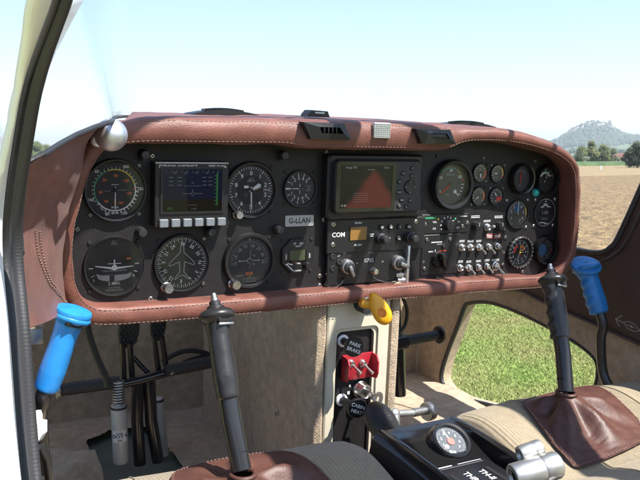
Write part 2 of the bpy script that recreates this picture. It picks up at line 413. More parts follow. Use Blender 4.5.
for i in range(NR):
    for k in range(NK):
        p = sur_pt(i, k); w = mnoise.noise(p * 38) * .0016 + mnoise.noise(p * 90) * .0004
        p = p + Vector((RN[i].x * w, -w, RN[i].y * w)) * (1 if k > 1 else 0); vs.append(tuple(p))
for i in range(NR):
    j = (i + 1) % NR
    for k in range(NK - 1): fs.append((i * NK + k, j * NK + k, j * NK + k + 1, i * NK + k + 1))
mb = MB(); mb.add(vs, fs, 'leather'); pad = mb.build('padding', sur, smooth=60)
def stitch(off, dep, step=.0062, ln=.0042, rng=None, r=.00046, name='stitching'):
    b = MB(); acc = 0; prev = None; pts = []
    idx = range(NR + 1) if rng is None else rng
    for i in idx:
        rr = RING[i % NR]; pts.append(ring_pt(i, off * rr[3], rr[2] * dep - .0004))
    L = [0]
    for a, c in zip(pts, pts[1:]): L.append(L[-1] + (c - a).length)
    def pos(s):
        k = max(0, min(len(L) - 2, int(np.searchsorted(L, s)) - 1)); t = (s - L[k]) / max(1e-9, L[k + 1] - L[k]); return pts[k].lerp(pts[k + 1], t)
    s_ = 0
    while s_ + ln < L[-1]:
        b.tube([pos(s_), pos(s_ + ln)], r, 'thread', 4); s_ += step
    return b.build(name, sur)
stitch(.12, .985); stitch(.88, .985)
# ------------------------------------------------------------------ hood fittings
def hood_vent(px, py, w, h, slats, label, skew=.004):
    c = at(px, py, Y=-.066); t = thing('air_vent', label, 'air vent', Matrix.Translation((c.x, -.064, c.z)) @ FACE, 'black air vents in the leather hood')
    o = [(-w / 2 + skew, h / 2), (-w / 2 - skew * 2, h / 2)]
    outer = [(-w / 2 - skew * 2.2, h / 2), (w / 2 - skew, h / 2), (w / 2 + skew * 2.2, -h / 2), (-w / 2 + skew, -h / 2)][::-1]
    inn = [(-w / 2 + .016, h / 2 - .006), (w / 2 - .012, h / 2 - .006), (w / 2 - .005, -h / 2 + .0085), (-w / 2 + .020, -h / 2 + .0085)][::-1]
    b = MB(); n = 4; vs = [(x, y, -.004) for x, y in outer] + [(x * .985, y * .96, .010) for x, y in outer] + [(x, y, .012) for x, y in inn] + [(x, y, .0005) for x, y in inn]
    fs = []
    for k in range(3):
        for i in range(4): j = (i + 1) % 4; fs.append((k * 4 + i, k * 4 + j, k * 4 + 4 + j, k * 4 + 4 + i))
    b.add(vs, fs, 'black_plastic'); b.build('housing', t, smooth=20)
    b = MB(); b.poly(inn, .001, 'void_black'); b.build('duct', t)
    xs = [i / (slats + 1) for i in range(1, slats + 1)]
    for u in xs:
        x = inn[3][0] * (1 - u) + inn[2][0] * u
        b = MB(); b.box((x + .002, (inn[0][1] + inn[2][1]) / 2, .006), (.0018, abs(inn[0][1] - inn[2][1]), .010), 'black_plastic', .0003, ); b.build('slat', t)
    return t
hood_vent(325, 131, .060, .023, 4, 'black air vent with open slats left of the speaker grille')
v2 = hood_vent(433, 136.5, .060, .022, 0, 'black air vent with a closed flap right of the speaker grille')
b = MB(); b.box((.004, .001, .008), (.042, .0075, .004), 'black_plastic', .0012); b.build('flap', v2)
c = at(381.5, 130.5, Y=-.066); t = thing('speaker_grille', 'small white perforated speaker grille on the hood between the two air vents', 'grille', Matrix.Translation((c.x, -.064, c.z)) @ FACE)
b = MB(); b.prism(rrect(.028, .022, .0012), -.003, .005, 'alloy', .0008); b.build('plate', t)
b = MB()
for i in range(8):
    for j in range(7): b.disc(.00075, .0052, 'void_black', 8, c=(-.0112 + i * .0032 + (j % 2) * .0008, -.0085 + j * .0028))
b.build('perforations', t)
# demist slots and the small knob on top of the hood
for (px, w, lab, Yc) in ((222, .118, 'long black ridged demist grille on the left of the hood top', .06), (463, .125, 'long black ridged demist grille on the right of the hood top', .06)):
    # height of the hood there
    base = at(px, 118 if px < 300 else 129, Y=Yc); z0 = base.z + .0045
    t = thing('demist_grille', lab, 'demist grille', Matrix.Translation((base.x, Yc, z0)), 'demist grilles on the hood')
    b = MB(); prof = [(-w / 2, -.006), (-w / 2 + .010, .0012), (-w / 2 + .030, .0050), (-w / 2 + .05, .0072), (-.004, .0084), (w / 2 - .045, .0072), (w / 2 - .022, .0042), (w / 2 - .006, .0012), (w / 2, -.006)]
    b.prism(prof[::-1], -.02, .02, 'black_plastic', M=FACE); b.build('housing', t, smooth=20)
    b = MB()
    for k in range(18):
        x = -w / 2 + .026 + k * (w - .06) / 17; b.box((x, -.012, .0062 + .0022 * math.sin(PI * k / 17)), (.0016, .014, .003), 'black_plastic')
    b.build('ridges', t)
base = at(315.5, 117.5, Y=0.0); t = thing('sensor_housing', 'small black wedge shaped housing sitting on top of the hood behind the left vent', 'sensor housing', Matrix.Translation((base.x, 0.0, base.z + .001)))
b = MB(); b.prism([(.018, 0), (.014, .0085), (-.012, .0095), (-.018, .003), (-.018, 0)], -.012, .012, 'black_plastic', .001, M=FACE); b.build('housing', t, smooth=20)
b = MB(); b.box((0, -.0125, .0055), (.016, .001, .003), 'steel_dull', .0004); b.build('lens', t)
# silver ball on its stalk at the top left corner of the surround
g = at(97.5, 141, Y=-.064); t = thing('silver_ball_knob', 'polished silver ball on a short stalk at the top left corner of the leather surround', 'ball knob')
bp = at(111, 135, t=.862)
b = MB(); K = Matrix.Translation(g) @ FACE; b.lathe([(.0072, -.004), (.0072, .002), (.0058, .0038), (.0038, .0036), (.0034, .001), (0, .001)], 'white_paint', 24, K); b.build('grommet', t)
b = MB(); b.cyl(g, bp, .0026, 'steel_dull'); b.build('stalk', t)
mat('ball_metal', (.62, .64, .68), .48, metal=1, var=.10, vscale=120, rvar=.08, bump=.06, bscale=160)
b = MB(); nS = 20; b.lathe([(.0180 * math.sin(PI * k / nS) if 0 < k < nS else 0, -.0180 * math.cos(PI * k / nS)) for k in range(nS + 1)], 'ball_metal', 40, Matrix.Translation(bp)); b.build('ball', t)
# ------------------------------------------------------------------ round instruments
def instrument(name, label, cat, px, py, R_, dialfn, dialmat='dial_black', rin=.84, hgt=.006, needles=(), screws=None, sc=.0028, smat='steel_dull', knob=None, group=None, bez='black_plastic', wide=None, glass=True, hub=None, tilt=0, dz=.0012):
    t = thing(name, label, cat, on_panel(px, py), group); r = R_; ri = R_ * rin
    b = MB(); w = r - ri
    b.lathe([(r, 0), (r, hgt * .55), (r - w * .3, hgt), (ri + w * .18, hgt * .95), (ri, hgt * .7), (ri, .0006)], bez, 56); b.build('bezel', t)
    b = MB(); b.disc(ri * 1.01, dz, dialmat, 48); dialfn(b, ri, dz + .0002); b.build('dial', t, smooth=0)
    for k, (a, ln, w0, w1, m, tail) in enumerate(needles):
        b = MB(); q = math.radians(a); d = Vector((math.sin(q), math.cos(q), 0)); n = Vector((d.y, -d.x, 0)); z = dz + .0012 + .0006 * k
        L0 = -tail * ri; L1 = ln * ri
        top = [d * L0 - n * w0 * ri, d * L0 + n * w0 * ri, d * (L1 * .82) + n * w1 * ri, d * L1, d * (L1 * .82) - n * w1 * ri]
        b.add([tuple(p + Vector((0, 0, z))) for p in top] + [tuple(p + Vector((0, 0, z + .0004))) for p in top], [(4, 3, 2, 1, 0)[::-1], (5, 6, 7, 8, 9), (0, 5, 6, 1)[::-1], (1, 6, 7, 2)[::-1], (2, 7, 8, 3)[::-1], (3, 8, 9, 4)[::-1], (4, 9, 5, 0)[::-1]], m)
        o = b.build('needle', t, smooth=0)
        if k == 0:
            hb = MB(); hm = hub or 'dial_grey'; hr = ri * .075; hb.lathe([(hr, dz), (hr, dz + .0026), (hr * .6, dz + .0032), (0, dz + .0033)], hm, 20); hb.build('hub', o)
    if screws:
        for k, (sx, sy) in enumerate(screws):
            o = screw_mb(sc, .0018, smat[k] if isinstance(smat, tuple) else smat).build('screw', t); o.location = (sx, sy, 0); o.rotation_euler = (0, 0, k * 1.1)
    if knob:
        kx, ky, kr, kh, km = knob
        b = MB(); b.lathe([(kr * 1.15, 0), (kr * 1.1, .003), (kr * .9, .004), (kr, .006), (kr, kh * .8), (kr * .86, kh), (kr * .55, kh), (0, kh * .96)], km, 24, Matrix.Translation((kx, ky, .001)), mod=lambda a, z: 1 + (.03 * math.sin(a * 16) if z > .005 and z < kh * .85 else 0)); b.build('knob', t)
    if glass:
        b = MB(); b.disc(ri, hgt * .72, 'dial_glass', 40); b.build('glass', t)
    return t
SQ = lambda s: [(-s, s), (s, s), (s, -s), (-s, -s)]
def ticks(b, ri, z, a0, a1, n, r0, r1, w, m='white_print', major=0, mr0=None, mw=None):
    for i in range(n + 1):
        a = a0 + (a1 - a0) * i / n
        if major and i % major == 0: b.tick(a, ri * (mr0 or r0), ri * r1, mw or w * 1.5, z, m)
        else: b.tick(a, ri * r0, ri * r1, w, z, m)
def nums(b, ri, z, items, r, size, m='white_print', radial=False):
    for a, s in items:
        q = math.radians(a); b.text(s, ri * r * math.sin(q), ri * r * math.cos(q), size, z, m, rot=-a if radial else 0)
# airspeed
def d_asi(b, r, z):
    ticks(b, r, z, -150, 215, 36, .74, .81, .0006)
    ticks(b, r, z, 95, 215, 12, .72, .84, .0010)
    b.arc(r * .70, r * .735, -125, -25, z, 'green_print'); b.arc(r * .70, r * .735, -20, 75, z, 'yellow_print'); b.arc(r * .70, r * .74, 75, 235, z, 'white_print'); b.tick(86, r * .62, r * .74, .001, z + .0001, 'red_print')
    nums(b, r, z, [(-44, '60'), (25, '300'), (88, '250'), (-112, '100')], .90, .0055)
    nums(b, r, z, [(198, '80'), (159, '100')], .88, .0058)
    nums(b, r, z, [(-46, '50'), (4, '80'), (50, '100'), (104, '120'), (-98, '60'), (-142, '40'), (157, '100')], .50, .0052, 'orange_print')
    b.rect(0, -r * .42, .0024, r * .26, z, 'orange_print'); b.text('knots', 0, -r * .60, .0042, z, 'white_print'); b.text('km/h', 0, -r * .80, .0048, z, 'white_print')
    b.rect(-r * .26, -r * .03, r * .22, .0005, z, 'grey_print'); b.rect(r * .26, 0, r * .3, .0005, z, 'grey_print'); b.rect(0, r * .19, r * .26, .0006, z, 'white_print')  # the two thin grey side lines paint in a reflection
instrument('airspeed_indicator', 'airspeed indicator with orange numerals and green, yellow and white arcs, top left dial', 'airspeed indicator', 114.8, 190, .0412, d_asi, rin=.90, hgt=.008, needles=[(180, .82, .018, .018, 'white_print', .12)], screws=SQ(.03175), smat=('dark_metal', 'steel_dull', 'steel_dull', 'steel_dull'), hub='dial_black')
# turn coordinator
def d_tc(b, r, z):
    b.arc(r * .985, r * .997, 0, 360, z, 'grey_print')
    b.text('D.C.', 0, r * .86, .0032, z, 'grey_print'); b.text('ELEC', 0, r * .78, .0036, z, 'grey_print')
    b.rect(-r * .80, -r * .05, r * .14, .0013, z, 'white_print'); b.rect(r * .80, r * .05, r * .14, .0013, z, 'white_print')
    b.poly([(-r * .80, -r * .36), (-r * .68, -r * .31), (-r * .66, -r * .28), (-r * .78, -r * .33)], z, 'white_print'); b.poly([(r * .68, -r * .22), (r * .80, -r * .26), (r * .82, -r * .23), (r * .70, -r * .19)], z, 'white_print')
    b.rect(r * .50, r * .24, r * .16, .0022, z, 'orange_print')
    b.text('TURN COORDINATOR', 0, -r * .17, .0032, z, 'grey_print')
    P = [(-r * .62, -r * .24)] + [(r * x, -r * (.32 - .07 * x * x)) for x in (-.45, -.2, 0, .2, .45)] + [(r * .62, -r * .24), (r * .56, -r * .42)] + [(r * x, -r * (.54 - .14 * x * x * 2)) for x in (.4, .2, 0, -.2, -.4)] + [(-r * .56, -r * .42)]
    b.poly(P[::-1], z, 'plate'); b.rect(-r * .08, -r * .43, r * .17, r * .21, z + .0002, 'dial_black'); b.rect(r * .06, -r * .43, r * .04, r * .20, z + .0002, 'grey_print')
    b.text('L', -r * .70, -r * .46, .0052, z, 'white_print'); b.text('R', r * .68, -r * .38, .0052, z, 'white_print'); b.text('2 MIN.', 0, -r * .62, .0058, z, 'white_print'); b.text('NO PITCH', 0, -r * .77, .0034, z, 'grey_print'); b.text('INFORMATION', 0, -r * .86, .0034, z, 'grey_print')
t = instrument('turn_coordinator', 'turn coordinator with a white miniature aircraft and slip ball, bottom left on the panel', 'turn coordinator', 114, 265.8, .0405, d_tc, rin=.935, hgt=.005, screws=SQ(.03175), smat='dark_metal')
b = MB(); r = .0378
b.poly([(-r * .66, r * .045), (-r * .1, -.0012), (r * .1, -.0012), (r * .66, -r * .015), (r * .66, -r * .045), (r * .1, -.004), (-r * .1, -.004), (-r * .66, r * .01)][::-1], .0024, 'white_print'); b.disc(r * .10, .0026, 'white_print', 20, (0, -.002)); b.rect(0, r * .10, r * .05, r * .26, .0025, 'white_print'); b.rect(0, r * .09, r * .46, .0011, .0025, 'white_print'); b.build('miniature_aircraft', t, smooth=0)
# directional gyro
def d_dg(b, r, z):
    ticks(b, r, z, 0, 355, 71, .86, .94, .0005, major=2, mr0=.80)
    nums(b, r, z, [(3, 'W'), (33, '30'), (63, '33'), (92, 'N'), (123, '3'), (152, '6'), (-30, '24'), (-58, '21'), (-86, 'S'), (-115, '15'), (-145, '12'), (182, 'E')], .69, .0068, radial=True)
    pl = [(0, .80), (.06, .58), (.075, .38), (.46, .02), (.49, -.08), (.44, -.10), (.10, .04), (.075, -.34), (.26, -.56), (.27, -.62), (.22, -.60), (.10, -.50), (0, -.46)]
    pl = pl + [(-x, y) for x, y in pl[::-1][1:-1]]
    b.line([(x * r, y * r) for x, y in pl], .0011, z + .0004, 'plate', closed=True)
instrument('directional_gyro', 'compass card dial with a white aircraft outline in the middle', 'compass dial', 181.5, 262.5, .0405, d_dg, rin=.92, hgt=.006, screws=[(-.03175, .03175), (.03175, .03175), (.03175, -.03175)], smat=('dark_metal', 'steel', 'steel'), knob=(-.0225, -.0325, .0068, .016, 'steel_dull'))
b = MB(); p = at(166.5, 291, Y=0)
# altimeter
def d_alt(b, r, z):
    b.disc(r * .60, z - .0001, 'dial_black', 40); ticks(b, r, z, 0, 360, 50, .85, .93, .0006, major=5, mr0=.80, mw=.001)
    nums(b, r, z, [(36 * i, str(i)) for i in range(10)], .67, .0082)
    b.rect(r * .68, 0, r * .24, r * .16, z, 'dial_black'); b.line([(r * .56, -r * .1), (r * .82, -r * .1), (r * .82, r * .1), (r * .56, r * .1)], .0004, z + .0001, 'grey_print', True); b.text('1013', r * .69, 0, .0046, z + .0002, 'white_print')
    b.text('ALT', 0, r * .44, .0042, z, 'grey_print'); b.text('1000 FT', 0, r * .36, .0036, z, 'grey_print'); b.rect(-r * .2, r * .13, r * .2, r * .10, z, 'white_print'); b.disc(r * .10, z, 'dial_grey', 20, (-r * .2, -r * .18))
instrument('altimeter', 'altimeter dial with white digits 0 to 9 right of the blue screen', 'altimeter', 250.5, 190, .0410, d_alt, dialmat='dial_grey', rin=.86, hgt=.007, needles=[(178, .86, .030, .030, 'white_print', .14), (62, .48, .03, .10, 'white_print', .10)], screws=[(-.03175, .03175), (.03175, .03175), (.03175, -.03175)], smat='dark_metal', knob=(-.0215, -.0338, .0058, .014, 'steel_dull'), hub='black_plastic')
# VOR indicator
def d_vor(b, r, z):
    for i in range(0, 29): b.tick(-98 + i * 7.0, r * (.74 if i % 2 == 0 else .78), r * .84, .0006, z, 'grey_print')
    nums(b, r, z, [(-100, '12'), (-74, '15'), (-45, '18'), (-16, '21'), (12, '24'), (40, '27'), (68, '30'), (96, '33')], .64, .0062, 'grey_print', True)
    b.arc(r * .08, r * .105, 0, 360, z, 'white_print')
    for x in (-.44, -.35, -.26, -.17, .17, .26, .35, .44): b.disc(.0008 if abs(x) < .4 else .0011, z, 'white_print', 10, (x * r, 0))
    b.text('TO', r * .2, r * .20, .0036, z, 'grey_print'); b.text('FR', r * .2, -r * .16, .0036, z, 'grey_print'); b.rect(0, -r * .55, r * .32, r * .11, z, 'orange_print'); b.text('NAV', 0, -r * .55, .003, z + .0001, 'dial_black')
    b.disc(.0011, z, 'yellow_print', 10, (r * .03, -r * .70)); b.line([(-r * .24, -r * .76), (r * .32, -r * .76), (r * .32, -r * .90), (-r * .24, -r * .90)], .0005, z, 'grey_print', True); b.text('2  1  3', r * .04, -r * .83, .004, z, 'grey_print'); b.rect(-r * .42, -r * .62, r * .34, .0012, z, 'grey_print')
    b.rect(0, r * .9, .0008, r * .1, z, 'white_print')
instrument('course_indicator', 'dark course deviation indicator with a thin vertical bar and silver knob', 'course indicator', 249, 260.5, .0410, d_vor, dialmat='dial_grey', rin=.83, hgt=.007, needles=[(4, .52, .010, .008, 'plate', .42)], screws=[(-.03175, .03175), (.03175, .03175), (.03175, -.03175)], smat='dark_metal', knob=(-.0252, -.0315, .0070, .016, 'steel'))
# vertical speed
def d_vsi(b, r, z):
    for s in (1, -1):
        for i in range(1, 6): b.tick(-90 + s * i * 27, r * .72, r * .92, .0009, z, 'white_print')
    nums(b, r, z, [(-63, '1'), (-36, '2'), (-9, '3'), (18, '4'), (45, '5'), (-117, '1'), (-144, '2'), (-171, '3'), (-198, '4'), (-225, '5')], .60, .0062)
    b.tick(-90, r * .62, r * .94, .002, z, 'white_print'); b.rect(0, 0, r * .36, .0006, z, 'white_print'); b.tick(0, r * .1, r * .3, .0008, z, 'white_print'); b.tick(180, r * .1, r * .3, .0008, z, 'white_print')
    b.rect(r * .56, r * .14, r * .4, .0005, z, 'grey_print'); b.text('VSI', r * .58, 0, .0036, z, 'grey_print'); b.text('100 FT', r * .56, -r * .12, .003, z, 'grey_print')
instrument('vertical_speed_indicator', 'small vertical speed dial with digits mirrored above and below, over the registration plate', 'vertical speed dial', 299.5, 188.5, .0275, d_vsi, dialmat='dial_grey', rin=.90, hgt=.005, needles=[(-90, .62, .03, .02, 'white_print', .0)], screws=SQ(.0238), sc=.0025, smat='dark_metal')
# timer with small lcd
t = thing('flight_timer', 'small octagonal black timer with a dull green display right of the course indicator', 'timer', on_panel(296.5, 255.5))
oct_ = [(.0275 * math.cos(math.radians(22.5 + 45 * k)) * 1.02, .0275 * math.sin(math.radians(22.5 + 45 * k)) * 1.02) for k in range(8)]
b = MB(); b.prism(oct_, 0, .005, 'black_plastic', .0015)
z = .0052
for s, x, y, h in (('ST', -.006, .0185, .004), ('RST', .005, .0185, .004), ('SELECT', 0, .0148, .003), ('TIME', .0, -.0108, .004), ('CONTROL', 0, -.022, .003)): b.text(s, x, y, h, z, 'white_print')
b.text('VOLT', -.0195, 0, .0036, z, 'white_print', 90); b.text('OAT', .0195, 0, .0036, z, 'white_print', 90)
b.line([(-.0175, -.0125), (-.012, -.0175), (-.008, -.021)], .0012, z, 'white_print'); b.line([(-.02, -.012), (-.016, -.0105), (-.009, -.0125)], .0012, z, 'white_print')
b.build('case', t, smooth=20)
b = MB(); b.prism(rrect(.029, .019, .001), .004, .0054, 'black_gloss'); b.rect(-.001, .0015, .025, .0155, .00545, 'lcd_green'); b.build('display', t, smooth=0)
b = MB(); b.lathe([(.0056, .005), (.0052, .014), (.0044, .015), (0, .0152)], 'black_plastic', 20, Matrix.Translation((.0135, -.0145, 0))); b.build('knob', t)
for sx, sy in SQ(.0238): o = screw_mb(.0025, .0016, 'dark_metal').build('screw', t); o.location = (sx, sy, 0)
# registration plate
t = thing('registration_plate', 'silver plate reading G-LLAN below the vertical speed dial', 'name plate', on_panel(299.2, 220.7))
b = MB(); b.prism(rrect(.0475, .0165, .0022), 0, .0014, 'plate', .0003); b.build('plate', t)
b = MB(); b.text('G-LLAN', 0, 0, .0112, .0016, 'void_black', sx=.93); b.build('lettering', t, smooth=0)
# tachometer
def d_tach(b, r, z):
    b.arc(r * .80, r * .825, -55, 30, z, 'green_print'); b.arc(r * .80, r * .825, 30, 75, z, 'yellow_print'); b.tick(77, r * .74, r * .88, .0012, z, 'red_print')
    ticks(b, r, z, -130, 30, 16, .86, .92, .0005, 'grey_print', 5, .82)
    for a in (90, 103, 116, 128): b.tick(a, r * .72, r * .86, .0014, z, 'white_print')
    nums(b, r, z, [(-122, '5'), (-62, '10'), (2, '20'), (58, '30')], .68, .0068, 'white_print')
    b.text('RPM x100', 0, r * .48, .0042, z, 'grey_print'); b.text('VDO', -r * .1, -r * .52, .0042, z, 'grey_print'); b.disc(.0032, z, 'white_print', 14, (r * .34, -r * .36)); b.line([(r * .34, -r * .36), (r * .56, -r * .56)], .0016, z, 'white_print'); b.disc(r * .24, z - .0001, 'plate', 24, (r * .06, r * .1)) if False else None
mat('dial_brown', (.075, .068, .064), .55)
instrument('tachometer', 'large engine speed dial with a red needle and green arc right of the handheld navigator', 'tachometer', 449.5, 184.3, .0415, d_tach, dialmat='dial_brown', rin=.80, hgt=.014, needles=[(-128, .80, .035, .03, 'red_print', .0)], hub='dial_brown')
# four small engine gauges
def d_small(kind):
    def fn(b, r, z):
        ticks(b, r, z, -130, 130, 10, .68, .88, .0007)
        if kind == 0: b.arc(r * .7, r * .9, 70, 140, z, 'red_print'); b.text('OIL', 0, r * .35, .0045, z, 'grey_print')
        if kind == 1: b.arc(r * .74, r * .9, 40, 110, z, 'yellow_print'); b.arc(r * .74, r * .9, 112, 125, z, 'red_print'); b.text('C', 0, -r * .5, .005, z, 'grey_print')
        if kind == 2: b.arc(r * .7, r * .9, 60, 120, z, 'orange_print'); b.text('BAR', 0, -r * .6, .004, z, 'blue_print'); b.text('8', r * .3, r * .4, .005, z, 'grey_print')
        if kind == 3: b.poly([(0, -.0008), (r * .9, -r * .05), (r * .82, -r * .4), (r * .2, -r * .6)][::-1], z, 'red_print'); b.text('V', 0, -r * .55, .005, z, 'white_print')
    return fn
for k, (px, py, a, lab) in enumerate([(479.6, 172.7, 175, 'small red marked gauge with needle down, upper left of the four small ones'), (497, 173.6, -88, 'small yellow arc gauge with needle left, upper right of the four small ones'),
                                       (478, 196, -130, 'small gauge with an orange arc, lower left of the four small gauges'), (495.6, 196.4, -35, 'small gauge with a red wedge, lower right of the four small gauges')]):
    instrument('engine_gauge', lab, 'gauge', px, py, .0165, d_small(k), dialmat='dial_brown', rin=.88, hgt=.004, needles=[(a, .62, .09, .07, 'white_print', .05)], screws=SQ(.0142), sc=.0019, smat=('dark_metal', 'dark_metal', 'steel', 'steel') if k % 2 == 0 else ('steel', 'steel', 'dark_metal', 'dark_metal'), group='four small engine gauges')
def d_rednd(b, r, z):
    ticks(b, r, z, -50, 50, 6, .55, .70, .0008, 'grey_print'); b.text('C', r * .35, r * .55, .006, z, 'blue_print'); b.disc(.0012, z, 'grey_print', 10, (0, -r * .55))
instrument('temperature_gauge', 'deep round gauge with a red upright needle near the top right of the panel', 'gauge', 519.6, 178.4, .0268, d_rednd, dialmat='dial_grey', rin=.82, hgt=.012, needles=[(0, .66, .03, .02, 'red_print', .45)], bez='black_gloss', hub='red_print')
def d_fuel(b, r, z):
    b.arc(r * .46, r * .60, -62, 62, z, 'white_print'); b.arc(r * .56, r * .66, -20, 40, z, 'green_print')
    for a in (-62, -31, 0, 31, 62): b.tick(a, r * .5, r * .76, .0011, z, 'white_print')
    nums(b, r, z, [(-70, '4'), (70, '10')], .82, .005, 'grey_print'); b.text('BAR', 0, r * .82, .0042, z, 'green_print')
instrument('fuel_gauge', 'deep round gauge with a white scale arc in the top right corner of the panel', 'gauge', 544.4, 179.5, .0262, d_fuel, rin=.86, hgt=.012, needles=[(22, .5, .03, .02, 'white_print', .22)], bez='black_gloss', hub='dial_black')
def d_map(b, r, z):
    ticks(b, r, z, -150, 150, 24, .80, .90, .0006); b.arc(r * .82, r * .92, 60, 95, z, 'yellow_print'); b.arc(r * .82, r * .92, 98, 102, z, 'red_print')
    nums(b, r, z, [(-120, '1'), (-70, '2'), (-35, '3'), (35, '4'), (80, '5'), (120, '6'), (150, '7')], .62, .0068, 'white_print'); b.disc(r * .32, z, 'blue_print', 24, (0, r * .42))
instrument('manifold_gauge', 'grey faced gauge with its needle straight up, left of the hour counter', 'gauge', 516.6, 214, .0255, d_map, dialmat='dial_brown', rin=.93, hgt=.004, needles=[(2, .92, .03, .03, 'white_print', .1)], screws=SQ(.0245), sc=.0031, smat='steel')
def d_hob(b, r, z):
    b.arc(r * .94, r * .995, 0, 360, z, 'plate')
    for i, (x, y, w) in enumerate([(0, .78, .14), (0, .60, .34), (0, .50, .5), (-.3, .40, .3), (.35, .40, .34), (-.2, -.72, .5), (.2, -.80, .4)]): b.rect(x * r, y * r, w * r, .0016, z, 'white_print')
    b.rect(0, r * -.02, r * 1.1, r * .34, z, 'void_black'); b.text('1185', 0, r * -.02, .0085, z + .0002, 'grey_print'); b.text('HOURS', 0, -r * .45, .004, z, 'grey_print'); b.poly([(-r * .06, r * .88), (0, r * .96), (r * .06, r * .88)][::-1], z, 'white_print')
instrument('hour_meter', 'black hour counter with a thin silver ring at the right edge of the panel', 'hour meter', 544.4, 212.4, .0265, d_hob, rin=.95, hgt=.003, screws=SQ(.0236), sc=.0033, smat='steel', glass=True)
# clock
def d_clock(b, r, z):
    ticks(b, r, z, 0, 354, 59, .84, .92, .0004, 'white_print', 5, .76, .001); nums(b, r, z, [(30 * i, str(12 if i == 0 else i)) for i in range(12)], .64, .0058)
    b.arc(r * .40, r * .58, -95, -20, z, 'red_print'); b.arc(r * .38, r * .58, 20, 75, z, 'orange_print'); b.rect(r * .3, r * .14, r * .34, .0014, z, 'white_print'); b.rect(r * .3, -r * .02, r * .3, .0014, z, 'yellow_print'); b.disc(r * .2, z, 'dial_grey', 20, (0, -r * .4))
t = instrument('cockpit_clock', 'clock with a notched rotating bezel and orange markings at the bottom right of the panel', 'clock', 518.6, 252, .0265, d_clock, rin=.90, hgt=.006, needles=[(195, .8, .03, .02, 'white_print', .15), (2, .6, .035, .03, 'yellow_print', .1), (150, .7, .012, .01, 'red_print', .2)], hub='yellow_print')
b = MB(); b.lathe([(.0268, 0), (.0290, .001), (.0290, .0055), (.0262, .0072), (.0252, .0066)], 'black_plastic', 96, mod=lambda a, z: 1 + .022 * (1 if math.sin(a * 24) > 0 else -1) * (1 if z < .006 else 0))
for k in range(24): b.tick(15 * k, .0262, .0278, .0012, .0076, 'plate')
b.build('rotating_bezel', t)
def d_blue(b, r, z):
    b.disc(r * .50, z, 'blue_print', 30, (-r * .18, 0)); ticks(b, r, z, 20, 150, 8, .74, .9, .0009, 'grey_print'); b.tick(100, r * .7, r * .92, .002, z + .0001, 'red_print'); nums(b, r, z, [(30, '2'), (60, '4'), (120, '8'), (150, '10'), (195, 'C')], .6, .005, 'grey_print')
instrument('coolant_gauge', 'deep gauge with a blue centre in the bottom right corner of the panel', 'gauge', 543.3, 249.6, .0268, d_blue, rin=.80, hgt=.012, bez='black_gloss')
# green tell-tale between the upper right gauges
t = thing('indicator_light', 'small turquoise indicator lens between the two upper right gauges', 'indicator light', on_panel(534.6, 192.6))
b = MB(); b.lathe([(.0072, 0), (.0068, .003), (.0058, .006), (.0032, .0078), (0, .0082)], 'cyan_plastic', 24); b.build('lens', t); b = MB(); b.lathe([(.0086, 0), (.0086, .002), (.0072, .0024)], 'dark_metal', 24); b.build('collar', t)
# post lamps
for px, py, lab in [(142.5, 154.5, 'dark post lamp above the left edge of the blue screen'), (140, 231.5, 'dark post lamp between the airspeed indicator and the turn coordinator'), (208.5, 231, 'dark post lamp right of the compass card, below the blue screen'), (281, 155, 'dark post lamp above the vertical speed dial'), (276.5, 229, 'dark post lamp left of the registration plate')]:
    t = thing('post_lamp', lab, 'panel lamp', on_panel(px, py), 'dark post lamps lighting the dials')
    b = MB(); b.lathe([(.0072, 0), (.0072, .004), (.0064, .0052), (.0064, .0125), (.0052, .0145), (0, .015)], 'dark_metal', 20); b.build('cap', t)
    b = MB(); b.box((0, -.0052, .0085), (.006, .004, .0055), 'blue_print', .0008); b.build('lens', t)
# ------------------------------------------------------------------ EFIS
c = at(187.2, 192.8, Y=0)
t = thing('flight_display', 'square electronic flight display with a dark blue screen and six grey buttons', 'flight display', Matrix.Translation(c) @ FACE)
tl, br = at(150.5, 160.5, Y=-.02), at(224, 224.5, Y=-.02); W, H = br.x - tl.x, tl.z - br.z
b = MB(); b.prism(rrect(W, H, .002), 0, .0205, 'black_plastic', .0012)
b.rect(0, H / 2 - .0016, W * .985, .0018, .0207, 'steel_dull'); b.text('DYNON AVIONICS', -W * .19, H * .425, .0062, .0208, 'white_print'); b.text('EFIS-D10A', W * .34, H * .425, .0058, .0208, 'white_print'); b.build('case', t, smooth=20)  # the dull steel strip paints in a highlight along the top edge
sw, sh, sy = W * .80, H * .655, H * .065
b = MB(); b.frame(rrect(sw + .006, sh + .006, .002, 3, 0, sy), rrect(sw, sh, .001, 3, 0, sy), .0205, .0222, 'black_plastic'); b.build('screen_frame', t, smooth=20)
b = MB(); z = .0212; b.rect(0, sy + sh * .14, sw, sh * .72, z, 'screen_blue'); b.rect(0, sy - sh * .36, sw, sh * .28, z, 'screen_brown')
z += .0002
for k in range(11): b.rect(-sw * .44 + k * sw * .088, sy + sh * (.43 if k % 2 else .44), .0006, sh * (.05 if k % 2 else .08), z, 'screen_white_light')
for k, s in enumerate(('W', '30', '33', 'N')): b.text(s, -sw * .3 + k * sw * .18, sy + sh * .40, .004, z, 'screen_white_light')
b.line([(-sw * .16, sy - sh * .08), (-sw * .04, sy - sh * .08)], .0007, z, 'screen_white_light'); b.line([(sw * .04, sy - sh * .08), (sw * .16, sy - sh * .08)], .0007, z, 'screen_white_light'); b.line([(0, sy - sh * .04), (0, sy + sh * .02)], .0007, z, 'screen_white_light'); b.arc(.0018, .0025, 0, 360, z, 'screen_white_light', Matrix.Translation((0, sy - sh * .08, 0)))
